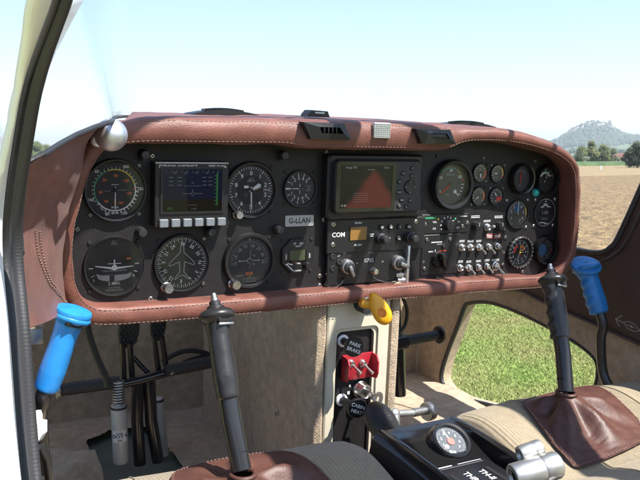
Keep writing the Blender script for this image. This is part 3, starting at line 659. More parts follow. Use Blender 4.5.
b.line([(-sw * .14, sy + sh * .10), (sw * .14, sy + sh * .10)], .0005, z, 'screen_white_light'); b.line([(-sw * .02, sy + sh * .15), (0, sy + sh * .19), (sw * .02, sy + sh * .15)], .0006, z, 'screen_white_light')
for i in range(3):
    for x in (-.36, -.22, .2, .30): b.rect(sw * x, sy + sh * (.30 - .09 * i), sw * .07, .0009, z, 'screen_white_light')
b.rect(sw * .42, sy + sh * .02, .0018, sh * .78, z, 'screen_green_light')
for k in range(9): b.rect(sw * .40, sy + sh * (-.34 + .085 * k), sw * .05, .0009, z, 'screen_green_light')
b.text('1013', -sw * .38, sy - sh * .42, .0042, z, 'screen_green_light'); b.rect(0, sy - sh * .35, sw * .16, .0006, z, 'screen_white_light'); b.text('12:41', sw * .02, sy - sh * .44, .004, z, 'screen_white_light'); b.rect(-sw * .38, sy - sh * 0.02, sw * .1, .0008, z, 'screen_brown')
b.build('screen', t, smooth=0)
b = MB(); b.rect(0, sy, sw, sh, .0218, 'screen_glass'); b.build('glass', t)
for k in range(6):
    b = MB(); x = -W * .385 + k * W * .157; b.prism(rrect(.0118, .0108, .0012), .019, .0245, 'button_grey', .0008, Matrix.Translation((x, -H * .435, 0))); b.build('button', t)
# ------------------------------------------------------------------ handheld navigator
tl, br = at(334.5, 156.5, Y=-.026), at(421.5, 215.5, Y=-.026); W, H = br.x - tl.x, tl.z - br.z; cx, cz = (tl.x + br.x) / 2, (tl.z + br.z) / 2
t = thing('satellite_navigator', 'handheld satellite navigator with a red reflection painted into its map screen, mid panel', 'navigator', Matrix.Translation((cx, 0, cz)) @ FACE)
b = MB(); b.prism(rrect(W + .010, H + .007, .007), 0, .018, 'black_plastic', .003); b.build('cradle', t, smooth=25)
b = MB(); b.prism(rrect(W * .955, H * .905, .010, 7, 0, .001), .012, .0275, 'black_rubber', .0035); b.build('body', t, smooth=35)
sw, sh = W * .56, H * .70; sx, sy = -W * .155, .001
b = MB(); b.frame(rrect(sw + .014, sh + .011, .004, 4, sx, sy), rrect(sw, sh, .001, 4, sx, sy), .0275, .0287, 'black_gloss'); b.build('screen_bezel', t, smooth=25)
b = MB(); z = .0278; b.rect(sx, sy, sw, sh, z, 'map_painted_reflection'); z += .0001
b.text('Range 700', sx - sw * .30, sy + sh * .45, .0046, z, 'grey_print'); b.text('5.0km', sx + sw * .38, sy + sh * .45, .004, z, 'grey_print'); b.rect(sx + sw * .08, sy + sh * .40, sw * .14, .0008, z, 'grey_print')
for k in range(5): b.rect(sx - sw * .1, sy - sh * (.15 + .05 * k), sw * .3, .0003, z, 'grey_print')
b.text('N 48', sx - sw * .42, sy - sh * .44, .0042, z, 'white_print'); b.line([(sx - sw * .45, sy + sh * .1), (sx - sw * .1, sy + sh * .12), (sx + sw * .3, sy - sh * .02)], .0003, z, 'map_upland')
b.build('screen', t, smooth=0)
b = MB(); b.rect(sx, sy, sw, sh, .0284, 'screen_glass'); b.build('glass', t)
bx = W * .285
def nb(x, y, w, h, r, s=None):
    b = MB(); b.prism(rrect(w, h, r), .0265, .0292, 'black_plastic', .0008, Matrix.Translation((bx + x, y, 0)))
    if s: b.text(s, bx + x, y, .0034, .0294, 'grey_print')
    b.build('key', t)
for x, y, s in ((-.006, .021, 'IN'), (.011, .029, 'O'), (.011, .017, 'Z'), (-.012, .008, 'PG'), (-.012, -.008, 'NRST'), (-.006, -.020, 'MN'), (.010, -.021, 'QT'), (-.010, -.029, 'M'), (.003, -.031, 'E')): nb(x, y, .0085, .0068, .003, s)
b = MB(); b.lathe([(.0105, .0265), (.0105, .0288), (.0092, .0302), (.004, .0298), (0, .0296)], 'black_plastic', 32, Matrix.Translation((bx + .008, 0, 0)))
for a in (0, 90, 180, 270): q = math.radians(a); b.poly([(bx + .008 + .0085 * math.cos(q) + .0013 * math.cos(q + u), .0085 * math.sin(q) + .0013 * math.sin(q + u)) for u in (0, 2.1, 4.2)], .0303, 'plate')
b.build('rocker_pad', t)
p = at(328, 188, Y=-.01); b = MB(); b.lathe([(.010, 0), (.011, .003), (.011, .012), (.0095, .015), (0, .0155)], 'black_plastic', 28, Matrix.Translation((p.x - cx, p.z - cz, 0)), sx=.55, mod=lambda a, z: 1 + .03 * math.sin(a * 14)); b.build('clamp_knob', t)
# ------------------------------------------------------------------ radio
def plate_thing(name, lab, cat, x0, y0, x1, y1, Y, depth, m='black_plastic', bev=.0012, rad=.0015):
    a, c = at(x0, y0, Y=Y), at(x1, y1, Y=Y); W, H = c.x - a.x, a.z - c.z
    t = thing(name, lab, cat, Matrix.Translation(((a.x + c.x) / 2, 0, (a.z + c.z) / 2)) @ FACE)
    b = MB(); b.prism(rrect(W, H, rad), -.003, depth, m, bev); return t, b, W, H
def uv(t, px, py, Y):                             # local panel coordinates of a point seen on plane Y
    p = at(px, py, Y=Y); o = t.matrix_basis.translation; return (p.x - o.x, p.z - o.z)
t, b, W, H = plate_thing('com_radio', 'radio marked COM with an amber display below the navigator', 'radio', 328, 220, 424, 248.5, -.012, .012)
z = .0122; x, y = uv(t, 338.5, 235, -.012); b.text('COM', x, y, .0100, z, 'white_print'); x, y = uv(t, 358.5, 222.8, -.012); b.text('Becker', x, y, .0046, z, 'white_print'); x, y = uv(t, 358, 245, -.012); b.text('AR 3201', x, y, .0040, z, 'white_print'); b.build('faceplate', t, smooth=25)
x, y = uv(t, 358.2, 233.4, -.012); b = MB(); b.prism(rrect(.0315, .0225, .001, 3, x, y), .011, .0130, 'black_gloss', .0004); b.rect(x, y, .0292, .0202, .0132, 'amber_lcd'); b.build('display', t, smooth=0)
for k, (px, s) in enumerate(((381, 'O'), (390, 'ch'), (399, '1'), (408, 'sto'))):
    x, y = uv(t, px, 227.2 - k * .3, -.012); b = MB(); b.lathe([(.0042, .012), (.0040, .0150), (.003, .0158), (0, .0158)], 'black_rubber', 18, Matrix.Translation((x, y, 0))); b.text(s, x, y, .0048, .0160, 'white_print'); b.build('button', t)
x, y = uv(t, 398, 238.2, -.012); b = MB(); b.lathe([(.0042, .012), (.0040, .0150), (.003, .0158), (0, .0158)], 'black_rubber', 18, Matrix.Translation((x, y, 0))); b.text('sq', x, y, .0045, .0160, 'white_print'); b.build('button', t)
for px, py in ((381, 238.5), (410, 237.5)):
    x, y = uv(t, px, py, -.016); b = MB(); b.lathe([(.0088, .012), (.0086, .020), (.0066, .021), (.0062, .032), (.005, .0335), (0, .034)], 'black_rubber', 26, Matrix.Translation((x, y, 0)), mod=lambda a, z: 1 + .025 * math.sin(a * 18)); b.build('knob', t)
for px, py in ((333.5, 224.3), (333, 244.8), (416, 221.6)):
    x, y = uv(t, px, py, -.012); o = screw_mb(.0036, .0018, 'steel').build('screw', t); o.location = (x, y, .0115)
x, y = uv(t, 371.5, 235, -.012); b = MB(); b.rect(x, y + .0014, .008, .0013, .0123, 'white_print'); b.rect(x, y - .0016, .006, .0013, .0123, 'white_print'); x, y = uv(t, 412, 233, -.012); b.rect(x, y, .007, .0013, .0123, 'white_print'); x, y = uv(t, 389, 238, -.012); b.rect(x, y, .005, .0013, .0123, 'white_print'); b.build('legends', t, smooth=0)
# transponder
t, b, W, H = plate_thing('transponder', 'black transponder with two silver ringed selector knobs under the radio', 'transponder', 328, 249.5, 410.5, 279.5, -.010, .010)
z = .0102; x, y = uv(t, 370.5, 252, -.010); b.text('ATC', x, y, .0052, z, 'grey_print')
x, y = uv(t, 369, 260.5, -.010); b.rect(x, y, .022, .009, z, 'void_black'); b.text('0785', x, y, .0092, z + .0002, 'plate')
for px, py, s in ((338.5, 256, 'off'), (344.5, 253.5, 'on'), (357, 263, 'alt'), (382.5, 261.5, 'id')):
    x, y = uv(t, px, py, -.010); b.text(s, x, y, .0042, z, 'grey_print')
b.build('faceplate', t, smooth=25)
for px, py, a in ((348, 267, -24), (399, 263, -62)):
    x, y = uv(t, px, py, -.016); K = Matrix.Translation((x, y, 0)); b = MB(); b.lathe([(.0118, .010), (.0118, .016), (.0104, .0185), (.0085, .019), (.0085, .0165)], 'steel_dull', 30, K); b.build('knob_ring', t)
    b = MB(); b.lathe([(.0084, .012), (.008, .021), (.0062, .022), (0, .022)], 'dark_metal', 24, K); b.build('knob', t)
    b = MB(); b.box((0, -.0065, .0225), (.0058, .018, .0075), 'steel_dull', .0012, K @ Matrix.Rotation(math.radians(-a * 0 + (25 if a > -40 else 68)), 4, 'Z')); b.build('knob_pointer', t)
x, y = uv(t, 372, 270.5, -.012); b = MB(); b.lathe([(.0056, .010), (.0054, .018), (.0048, .019), (.0046, .024), (.0036, .0252), (0, .0254)], 'steel', 20, Matrix.Translation((x, y, 0))); b.build('push_knob', t)
for px, py in ((332.5, 256.5), (332.5, 268.5), (339, 262), (405, 251)):
    x, y = uv(t, px, py, -.010); b = MB(); b.lathe([(.0045, .0095), (.0045, .0115), (.0032, .012), (.0028, .011), (0, .0108)], 'dark_metal', 18, Matrix.Translation((x, y, 0))); b.build('socket', t)
# silver bracket beside the transponder
a, c = at(407.5, 245, Y=-.012), at(405, 284, Y=-.012); t = thing('metal_bracket', 'thin bare metal bracket standing beside the transponder', 'bracket')
b = MB(); b.box(((a.x + c.x) / 2, -.008, (a.z + c.z) / 2), (.0045, .020, a.z - c.z), 'alloy', .0006); b.build('upright', t)
b = MB(); q = at(401, 275, Y=-.012); b.box((q.x, -.010, q.z), (.018, .006, .006), 'alloy', .0008); b.build('tab', t); b = MB(); q = at(400, 280, Y=-.010); b.cyl((q.x - .008, -.012, q.z), (q.x + .008, -.012, q.z), .005, 'steel_dull'); b.build('catch', t)
# slack wires hanging below the radio stack
for pts, lab in (([(345, 277), (341, 284), (333, 287), (324, 285)], 'thin dark wire drooping from the left end of the transponder'), ([(372, 277), (380, 281), (392, 282.5), (402, 281)], 'thin dark wire drooping under the middle of the transponder')):
    b = MB(); b.tube(smooth_path([at(px, py, Y=-.010 - .012 * math.sin(PI * i / 3)) for i, (px, py) in enumerate(pts)]), .0009, 'dark_metal', 8); single(b, 'loose_wire', lab, 'wire', group='thin wires below the radios')
# ------------------------------------------------------------------ right hand switch field
def bars(b, x, y, w, rows, z, m='white_print', h=.0013, gap=.0024, seed=1):
    rnd = random.Random(seed)
    for k in range(rows):
        xx = x - w / 2
        while xx < x + w / 2 - .001:
            ww = rnd.uniform(.0012, .0028); ww = min(ww, x + w / 2 - xx); b.rect(xx + ww / 2, y - k * gap, ww * .8, h, z, m); xx += ww + .0003
t, b, W, H = plate_thing('intercom_panel', 'small black intercom plate with one central knob below the tachometer', 'intercom', 421.5, 214.5, 467, 232, 0, .002)
z = .0022
x, y = uv(t, 429.5, 217.8, 0); bars(b, x, y, .024, 1, z, 'green_print', .003, seed=2); x, y = uv(t, 437.5, 219, 0); b.disc(.0018, z, 'yellow_print', 12, (x, y)); x, y = uv(t, 454.5, 218.5, 0); b.disc(.0018, z, 'green_print', 12, (x, y)); x, y = uv(t, 463, 216, 0); bars(b, x, y, .014, 1, z, 'white_print', .0018, seed=3)
kx, ky = uv(t, 446.5, 224.8, 0)
for a in range(-120, 121, 30): b.add(*(lambda q: ([(kx + .0118 * math.sin(q) - .0008 * math.cos(q), ky + .0118 * math.cos(q) + .0008 * math.sin(q), z), (kx + .0118 * math.sin(q) + .0008 * math.cos(q), ky + .0118 * math.cos(q) - .0008 * math.sin(q), z), (kx + .0145 * math.sin(q) + .0008 * math.cos(q), ky + .0145 * math.cos(q) - .0008 * math.sin(q), z), (kx + .0145 * math.sin(q) - .0008 * math.cos(q), ky + .0145 * math.cos(q) + .0008 * math.sin(q), z)], [(0, 1, 2, 3)]))(math.radians(a)), 'white_print')
for px, py, s in ((434, 222, 'VOL'), (433.5, 228.5, 'ICS'), (458, 221.5, 'SQ'), (457, 227.5, 'ISO'), (443, 217, '-'), (450, 217, '+')):
    x, y = uv(t, px, py, 0); b.text(s, x, y, .0042, z, 'white_print')
b.build('faceplate', t, smooth=25)
b = MB(); b.lathe([(.0092, .002), (.0088, .010), (.0074, .012), (0, .0122)], 'black_plastic', 26, Matrix.Translation((kx, ky, 0)), mod=lambda a, z: 1 + .03 * math.sin(a * 16)); b.box((kx, ky + .004, .0125), (.0014, .008, .001), 'dial_grey'); b.build('knob', t)
for px, py in ((424.3, 224), (466.5, 222.6), (461.5, 226)):
    x, y = uv(t, px, py, 0); o = screw_mb(.0032, .002, 'steel').build('screw', t); o.location = (x, y, .002)
# magneto selector
t, b, W, H = plate_thing('fuel_selector', 'black plate with a large rotary knob at the lower left of the switch field', 'selector', 422, 235, 457, 273, 0, .0018)
x, y = uv(t, 436, 242, 0); bars(b, x, y, .022, 1, .002, 'white_print', .0018, seed=5); x, y = uv(t, 439, 244, 0); bars(b, x, y, .012, 1, .002, 'grey_print', .0014, seed=6); x, y = uv(t, 430, 251.5, 0); bars(b, x, y, .009, 1, .002, 'white_print', .0018, seed=7); x, y = uv(t, 442, 250.5, 0); bars(b, x, y, .016, 1, .002, 'red_print', .0014, seed=8); x, y = uv(t, 434.5, 250.5, 0); b.rect(x, y, .001, .004, .002, 'white_print')
b.build('faceplate', t, smooth=25)
x, y = uv(t, 437, 259, 0); K = Matrix.Translation((x, y, 0)); b = MB(); b.lathe([(.0135, .0018), (.013, .010), (.0115, .012), (0, .0122)], 'black_plastic', 32, K); b.box((0, 0, .017), (.0085, .030, .013), 'black_gloss', .003, K @ Matrix.Rotation(math.radians(24), 4, 'Z')); b.build('knob', t)
b = MB(); x, y = uv(t, 442.5, 246, 0); b.lathe([(.0035, .0018), (.0032, .005), (0, .006)], 'dark_metal', 16, Matrix.Translation((x, y, 0))); b.build('lamp', t)
for px, py in ((426, 239.6), (449.3, 239), (423.5, 268.5), (446, 267)):
    x, y = uv(t, px, py, 0); o = screw_mb(.0033, .0022, 'steel').build('screw', t); o.location = (x, y, .0016)
# toggle switches
def toggle(px, py, lab, down=True, big=1.0, legends=None, seed=0, head='steel', gname='toggle switches on the panel', leglen=.014):
    t = thing('toggle_switch', lab, 'toggle switch', on_panel(px, py), gname)
    b = MB(); b.lathe([(.0062 * big, 0), (.0062 * big, .0022), (.0050 * big, .0026), (.0046 * big, .0065), (.0036 * big, .0072), (.0028 * big, .0064), (0, .006)], head, 6 if False else 20); b.build('collar', t)
    tip = Vector((.0012, -.0085 * big, .017 * big)) if down else Vector((0, .0035, .0185 * big))
    b = MB(); p0 = Vector((0, 0, .005)); b.tube([p0, p0.lerp(tip, .55), tip, tip + (tip - p0).normalized() * .0012], [.0013 * big, .0018 * big, .0026 * big, .0014 * big], 'steel', 14); b.build('lever', t)
    if legends:
        b = MB(); bars(b, 0, .0115, legends, 2, .0004, 'white_print', .0012, .0021, seed); b.build('legend', t, smooth=0)
    return t
row1 = [(461.2, 247.2, 'first toggle switch from the left in the upper row, lever up', False), (470, 247.2, 'second toggle switch from the left in the upper row, lever up', False), (478.7, 247, 'third toggle switch in the upper row, lever down', True), (488, 246.6, 'fourth toggle switch in the upper row, under the left red label', True), (497, 246, 'fifth toggle switch at the right end of the upper row, under the right red label', True)]
row2 = [(459.5, 267.6, 'first toggle switch from the left in the lower row, lever up', False), (468.3, 267.6, 'second toggle switch from the left in the lower row, lever down', True), (477.6, 267, 'third toggle switch in the lower row, lever down', True), (486.2, 266.2, 'fourth toggle switch in the lower row, lever down', True), (495, 265.8, 'large long levered toggle switch at the right end of the lower row', True)]
for k, (px, py, lab, dn) in enumerate(row1): toggle(px, py, lab, dn, legends=.013 if k < 3 else None, seed=20 + k)
for k, (px, py, lab, dn) in enumerate(row2): toggle(px, py, lab, dn, 1.0 if k < 4 else 1.35, legends=.012 if k < 4 else .017, seed=30 + k)
toggle(486.6, 227, 'single silver toggle switch between two black knobs above the switch rows', False, 1.05, legends=.016, seed=41)
for px, lab in ((474.8, 'small black knob left of the single silver toggle switch'), (498, 'small black knob right of the single silver toggle switch')):
    t = thing('panel_knob', lab, 'knob', on_panel(px, 225.6), 'small black knobs above the switch rows')
    b = MB(); b.lathe([(.0078, 0), (.0074, .009), (.006, .0112), (0, .0115)], 'black_plastic', 24, mod=lambda a, z: 1 + .03 * math.sin(a * 14)); b.box((0, .0032, .0116), (.0012, .006, .0008), 'grey_print'); b.build('cap', t); b = MB(); bars(b, 0, .0165, .019, 2, .0004, 'white_print', .0014, .0026, int(px)); b.build('legend', t, smooth=0)
b = MB()
t = thing('red_label_strip', 'two dark red label plates above the right end of the upper toggle row', 'label plate', on_panel(493.3, 236.2))
for dx, w in ((-.0085, .0165), (.0095, .0175)):
    b = MB(); b.prism(rrect(w, .0095, .0006), 0, .0008, 'label_red' if 'label_red' in MATS else (mat('label_red', (.16, .05, .04), .5) and 'label_red'), 0, Matrix.Translation((dx, 0, 0))); bars(b, dx, .0012, w * .7, 2, .001, 'white_print', .0013, .0024, 60 + int(dx * 1e4)); b.build('label', t, smooth=0)
# ------------------------------------------------------------------ control sticks and levers
def grip_profile(t):
    """radius factor along a pistol grip, 0 top .. 1 bottom"""
    return np.interp(t, [0, .03, .07, .10, .13, .17, .3, .5, .75, .93, .97, 1.0], [.55, 1.0, 1.25, 1.26, 1.12, .92, .84, .86, .90, .84, .80, .5])
def make_grip(top, bot, r, m, bumps, depth=1.0, bend=0.0, seg=28, nring=60, side=None):
    """a moulded hand grip between two points; finger bumps face direction `side`"""
    top, bot = Vector(top), Vector(bot); d = (bot - top); L = d.length; d.normalize()
    fwd = Vector(side) - d * Vector(side).dot(d); fwd.normalize(); lat = d.cross(fwd)
    b = MB(); vs = []; fs = []
    for k in range(nring + 1):
        t = k / nring; c = top + d * (L * t) + fwd * (bend * math.sin(PI * min(1, t * 1.02)))
        rr = float(grip_profile(t)) * r
        for i in range(seg):
            a = 2 * PI * i / seg; ca, sa = math.cos(a), math.sin(a)
            q = rr * (1.10 if ca > 0 and t > .14 else 1.0)
            if bumps and ca > 0 and t > .2: q -= bumps * r * (ca ** 2) * (.5 - .5 * math.cos(2 * PI * (t - .2) / .19))
            x = q * ca * depth; y = q * sa * (.86 if t > .14 else 1)
            tilt = 0
            vs.append(tuple(c + fwd * x + lat * y + d * tilt))
    for k in range(nring):
        for i in range(seg): j = (i + 1) % seg; fs.append((k * seg + i, k * seg + j, (k + 1) * seg + j, (k + 1) * seg + i)[::-1])
    fs.append(tuple(range(seg))); fs.append(tuple(range(nring * seg, (nring + 1) * seg))[::-1])
    b.add(vs, fs, m); return b, d, fwd, lat, L
mat('grip_black', (.021, .021, .022), .36, var=.25, vscale=55, bump=.15, bscale=260, bdist=.0008, rvar=.08, dirt=(.06, .06, .057), dscale=60, dlo=.62, dhi=.78)
mat('tube_black', (.016, .016, .017), .30, coat=.2, dirt=(.35, .33, .30), dscale=120, dlo=.70, dhi=.74)
mat('boot_leather', (.074, .029, .021), .5, var=.25, vscale=22, bump=.4, bscale=420, bdist=.001, rvar=.06)
def stick(top, mid, base, label, boot_label, cx, wpatch, ypatch, side, slot_dir):
    t = thing('control_stick', label, 'control stick', Matrix.Translation(base), 'black control sticks')
    o = Vector(base); tp, md, bs = Vector(top) - o, Vector(mid) - o, Vector((0, 0, 0))
    b, d, f, l, L = make_grip(tp, md, .0182, 'grip_black', .16, side=side); g = b.build('grip', t, smooth=50)
    b = MB(); sd = Vector(slot_dir); sd = (sd - d * sd.dot(d)).normalized(); sl = d.cross(sd)
    K = Matrix((( sl.x, d.x, sd.x, 0), (sl.y, d.y, sd.y, 0), (sl.z, d.z, sd.z, 0), (0, 0, 0, 1))); c0 = tp + d * (L * .155)
    b.box((0, 0, .0152), (.0215, .0065, .006), 'void_black', .0008, Matrix.Translation(c0) @ K); b.build('switch_slot', g)
    b = MB(); b.box((0, .0052, .0165), (.0215, .0032, .004), 'steel_dull', .001, Matrix.Translation(c0) @ K); b.build('slot_lip', g)
    b = MB(); z = -d; K2 = Matrix.Translation(tp) @ z.to_track_quat('Z', 'Y').to_matrix().to_4x4(); b.lathe([(.0105, -.003), (.0105, .0018), (.0085, .003), (.0072, .003), (.0072, .0075), (.005, .009)], 'dark_metal', 24, K2); b.lathe([(.0048, .008), (.0046, .0125), (.0036, .0135), (.0036, .017), (.0025, .0185), (0, .0187)], 'steel_dull', 18, K2); b.build('push_button', g)
    b = MB(); b.tube([md - d * .01, md + d * .02, bs + (md - bs) * .1, bs - d * .03], [.0118] * 4, 'tube_black', 22); b.build('tube', t)
    return t
SL_T, SL_M, SL_B = at(215.5, 308, Y=-.14), at(229, 401, Y=-.187), at(243, 478, Y=-.225)
SR_T, SR_M, SR_B = at(551.5, 275, Y=-.135), at(561, 340, Y=-.18), at(566.5, 398, Y=-.215)
stick(SL_T, SL_M, SL_B, 'black control stick of the left seat, worn grey grip with a small button on top', '', 0, 0, 0, (.25, .95, 0), (.25, -1, .1))
stick(SR_T, SR_M, SR_B, 'black control stick of the right seat, standing beside the right blue handle', '', 0, 0, 0, (-1, .35, 0), (.1, -1, .1))
# blue air brake handles
def lever(top, bot, rodpts, m, label, bumps, r, side, slot, capn):
    t = thing('blue_lever', label, 'lever', Matrix.Translation(bot), 'blue air brake levers'); o = Vector(bot); tp, bt = Vector(top) - o, Vector((0, 0, 0))
    b, d, f, l, L = make_grip(tp, bt, r, m, bumps, side=side); g = b.build('grip', t, smooth=50)
    K2 = Matrix.Translation(tp + d * .004) @ (Vector(capn)).normalized().to_track_quat('Z', 'Y').to_matrix().to_4x4(); b = MB()
    R0 = r * (1.36 if slot is None else 1.22); b.lathe([(R0 * .80, -.006), (R0 * .98, -.001), (R0, .002), (R0 * .95, .0045), (R0 * .6, .0068), (R0 * .25, .0078), (0, .008)], m, 36, K2); (b.lathe([(.0016, .0079), (.0012, .0082), (0, .0083)], 'void_black', 10, K2) if slot is None else None); b.build('cap', g)
    if slot is not None:
        sd = Vector(slot); sd = (sd - d * sd.dot(d)).normalized(); sl = d.cross(sd); K = Matrix((( sl.x, d.x, sd.x, 0), (sl.y, d.y, sd.y, 0), (sl.z, d.z, sd.z, 0), (0, 0, 0, 1)))
        b = MB(); b.box((0, 0, r * .80), (r * 1.3, r * .30, r * .6), 'void_black', .0008, Matrix.Translation(tp + d * (L * .135)) @ K); b.build('slot', g)
    b = MB(); b.tube(smooth_path([bt - d * .02] + [Vector(p) - o for p in rodpts]), .0085, 'tube_black', 18); b.build('rod', t)
LT, LB = at(74, 310, t=.835), at(45, 392, t=.835)
lever(LT, LB, [LB + (LB - LT) * .12, at(40, 425, t=.88), at(44, 470, t=.93)], 'blue_plastic', 'bright blue lever handle in front of the left end of the panel', 0, .0165, (.2, .9, .1), (.25, -1, .25), (LT - LB).normalized() - FWD * .12)
RT, RB = at(585, 264, X=.525), at(600, 314, X=.53)
lever(RT, RB, [RB + (RB - RT) * .2, at(601, 340, X=.53), at(603, 372, X=.53), at(612, 392, X=.53)], 'blue_faded', 'blue lever handle with finger grooves in front of the dark right cabin wall', .17, .0205, (-1, .35, .2), None, (-.25, -.35, 1))
# ------------------------------------------------------------------ seats
X0 = .06
mat('seat_red', (.20, .05, .045), .45, var=.2, vscale=26, bump=.4, bscale=420, bdist=.001)
def seat(xa, xb, label, group='two fabric seats', rise=0.0, bowl=True, dip=.0):
    t = thing('seat', label, 'seat', Matrix.Translation(((xa + xb) / 2, -.45, -.30)), group)
    o = Vector(((xa + xb) / 2, -.45, -.30)); w = xb - xa
    def prof(s):
        P = [(-.075, -.400), (-.080, -.33), (-.092, -.285), (-.118, -.255), (-.150, -.244), (-.185, -.243), (-.23, -.252), (-.29, -.268), (-.325, -.276), (-.345, -.270), (-.375, -.262), (-.42, -.266), (-.55, -.290), (-.80, -.312), (-1.10, -.31)]
        x = s * (len(P) - 1); k = min(len(P) - 2, int(x)); q = x - k; p0, p1, p2, p3 = P[max(0, k - 1)], P[k], P[k + 1], P[min(len(P) - 1, k + 2)]
        return [.5 * (2 * p1[i] + (p2[i] - p0[i]) * q + (2 * p0[i] - 5 * p1[i] + 4 * p2[i] - p3[i]) * q * q + (3 * p1[i] - p0[i] - 3 * p2[i] + p3[i]) * q ** 3) for i in (0, 1)]
    def fn(u, v):
        y, z = prof(v); e = abs(2 * u - 1)
        side = max(0, (e - .84) / .16); z2 = z + rise - .055 * side ** 2.4 + .008 * (1 - e ** 2)
        x = xa + w * u; p = Vector((x, y + .012 * side ** 2, z2)); p.z += mnoise.noise(p * 9) * .004
        return p - o
    b = MB(); b.grid(fn, 40, 70, 'fabric')
    for k in range(len(b.f)):
        i = k % 39; j = k // 39
        if 11 <= i <= 27 and j < 40: b.m[k] = b.mi('fabric_rib')
    b.build('cushion', t, smooth=80)
    # piping along both seams
    for u in (.285, .715):
        pm = MB(); pm.tube([fn(u, v / 60) + Vector((0, 0, .001)) for v in range(6, 61)], .0007, 'fabric', 6); pm.build('seam', t)
    def bk(u, v):
        e = abs(2 * u - 1); x = xa + w * u; z = -.30 + .62 * v; y = -1.10 - .18 * v - .05 * max(0, (e - .8) / .2) ** 2 * -1 + .03 * math.sin(PI * v); return Vector((x, y - .02 * (1 - e * e), z)) - o
    b = MB(); b.grid(bk, 20, 20, 'seat_red'); b.build('backrest', t, smooth=80)
    return t, fn, o
sl, fnL, oL = seat(-.455, .010, 'tan ribbed left seat cushion seen at the lower edge beside the black console', rise=-.017)
sr, fnR, oR = seat(.165, .60, 'tan ribbed right seat cushion between the black console and the right cabin wall', rise=-.010)
# leather boots where the sticks pass through the seats
def seat_z(fn, o, xa, xb, x, y):
    best = None
    u = (x - xa) / (xb - xa)
    for k in range(0, 200):
        p = fn(u, k / 199) + o
        if p.z < -.32: continue
        dd = abs(p.y - y)
        if best is None or dd < best[0]: best = (dd, p.z)
    return best[1]
def boot(name, label, fn, o, xa, xb, quad, apex, seedv):
    """a square leather patch (corner points front-left, front-right, aft-right, aft-left) drawn up round the stick"""
    c4 = [Vector((p.x, p.y)) for p in quad]; ce = sum(c4, Vector((0, 0))) / 4
    oo = Vector((ce.x, ce.y, -.27)); t = thing('stick_boot', label, 'boot', Matrix.Translation(oo), 'red brown leather boots round the sticks'); ap = Vector(apex)
    nseg = 88; nr = 28; b = MB()
    def edge(u):
        s = (u * 4) % 4; k = int(s); q = s - k; a_, b_ = c4[k], c4[(k + 1) % 4]; p = a_.lerp(b_, q); bulge = .006 * math.sin(PI * q); return p + (p - ce).normalized() * bulge - (p - ce) * (.06 * (abs(2 * q - 1) ** 8))
    def fnb(u, v):
        e = edge(u); d0 = (e - ce).normalized(); q = 1 - v
        ang = math.atan2(d0.y, d0.x); rim = .0150 + .0012 * math.sin(5 * ang + seedv)
        px = (ap.x + rim * d0.x) * (1 - q) + e.x * q; py = (ap.y + rim * d0.y) * (1 - q) + e.y * q
        z_in = seat_z_cache(fn, o, xa, xb, px, py) + .006; lift = (1 - q) ** 2.0; z = z_in * (1 - lift) + (ap.z - .002) * lift
        fold = (.008 * math.sin(5 * ang + seedv + 1.5 * q) + .004 * math.sin(9 * ang + 2 * seedv)) * math.sin(PI * min(1, q * 1.1)) ** 1.5
        return Vector((px, py, max(z + fold, z_in - .001) + .004 * mnoise.noise(Vector((px * 30, py * 30, seedv))) * (1 - q * .6))) - oo
    b.grid(fnb, nseg, nr, 'boot_leather', closed_u=True); b.build('leather', t, smooth=80)
    b = MB(); b.tube([tuple(ap + Vector((.0140 * math.cos(2 * PI * i / 28), .0140 * math.sin(2 * PI * i / 28), 0)) - oo) for i in range(29)], .0028, 'boot_leather', 8); b.build('collar', t)
    b = MB()
    for i in range(130): u = i / 130; b.tube([fnb(u, .035) + Vector((0, 0, .0012)), fnb(u + .004, .035) + Vector((0, 0, .0012))], .0005, 'thread', 4)
    b.build('stitching', t)
_szc = {}
def seat_z_cache(fn, o, xa, xb, x, y):
    k = (id(fn), round(x / .008), round(y / .008))
    if k not in _szc: _szc[k] = seat_z(fn, o, xa, xb, min(max(x, xa + .004), xb - .004), y)
    return _szc[k]
boot('stick_boot', 'red brown leather boot round the foot of the left control stick', fnL, oL, -.455, .010, [at(170, 482, Z=-.262), at(288, 456, Z=-.258), at(352, 505, Z=-.268), at(190, 560, Z=-.268)], at(243, 474, Y=-.223), .4)
boot('stick_boot', 'red brown leather boot round the foot of the right control stick', fnR, oR, .165, .60, [at(518, 408, Z=-.252), at(594, 391, Z=-.252), at(652, 434, Z=-.262), at(577, 463, Z=-.266)], at(566.5, 393, Y=-.213), 1.7)
# ------------------------------------------------------------------ centre console between the seats
cons = thing('centre_console', 'glossy black console between the two seats with a round gauge let into it', 'console', Matrix.Translation((.09, -.3, -.3))); co = Vector((.09, -.3, -.3))
def cons_floor(y): return float(np.interp(y, [-.80, -.262, -.245, -.165, -.150], [-.282, -.276, -.273, -.2495, -.2485]))
xl, xr = .012, .164; yf = -.148; ya = -.80; YS = [yf, -.158, -.17, -.19, -.21, -.23, -.25, -.265, -.30, -.40, -.55, ya]
b = MB(); vs = []; fs = []
for y in YS:
    zc = cons_floor(y); rl = -.2485 - .02 * max(0, min(1, (-.2 - y) / .3))
    prof = [(xl - .012, -.42), (xl - .010, -.31), (xl + .000, rl - .012), (xl + .008, rl - .002), (xl + .016, rl), (xl + .022, rl - .002), (xl + .025, min(rl - .002, zc)), (.088, min(rl - .002, zc)), (xr - .018, min(rl - .002, zc)), (xr - .016, rl - .002), (xr - .011, rl), (xr - .004, rl - .002), (xr, rl - .012), (xr + .003, -.31), (xr + .003, -.42)]
    vs += [(x - co.x, y - co.y, z - co.z) for x, z in prof]
n = 15
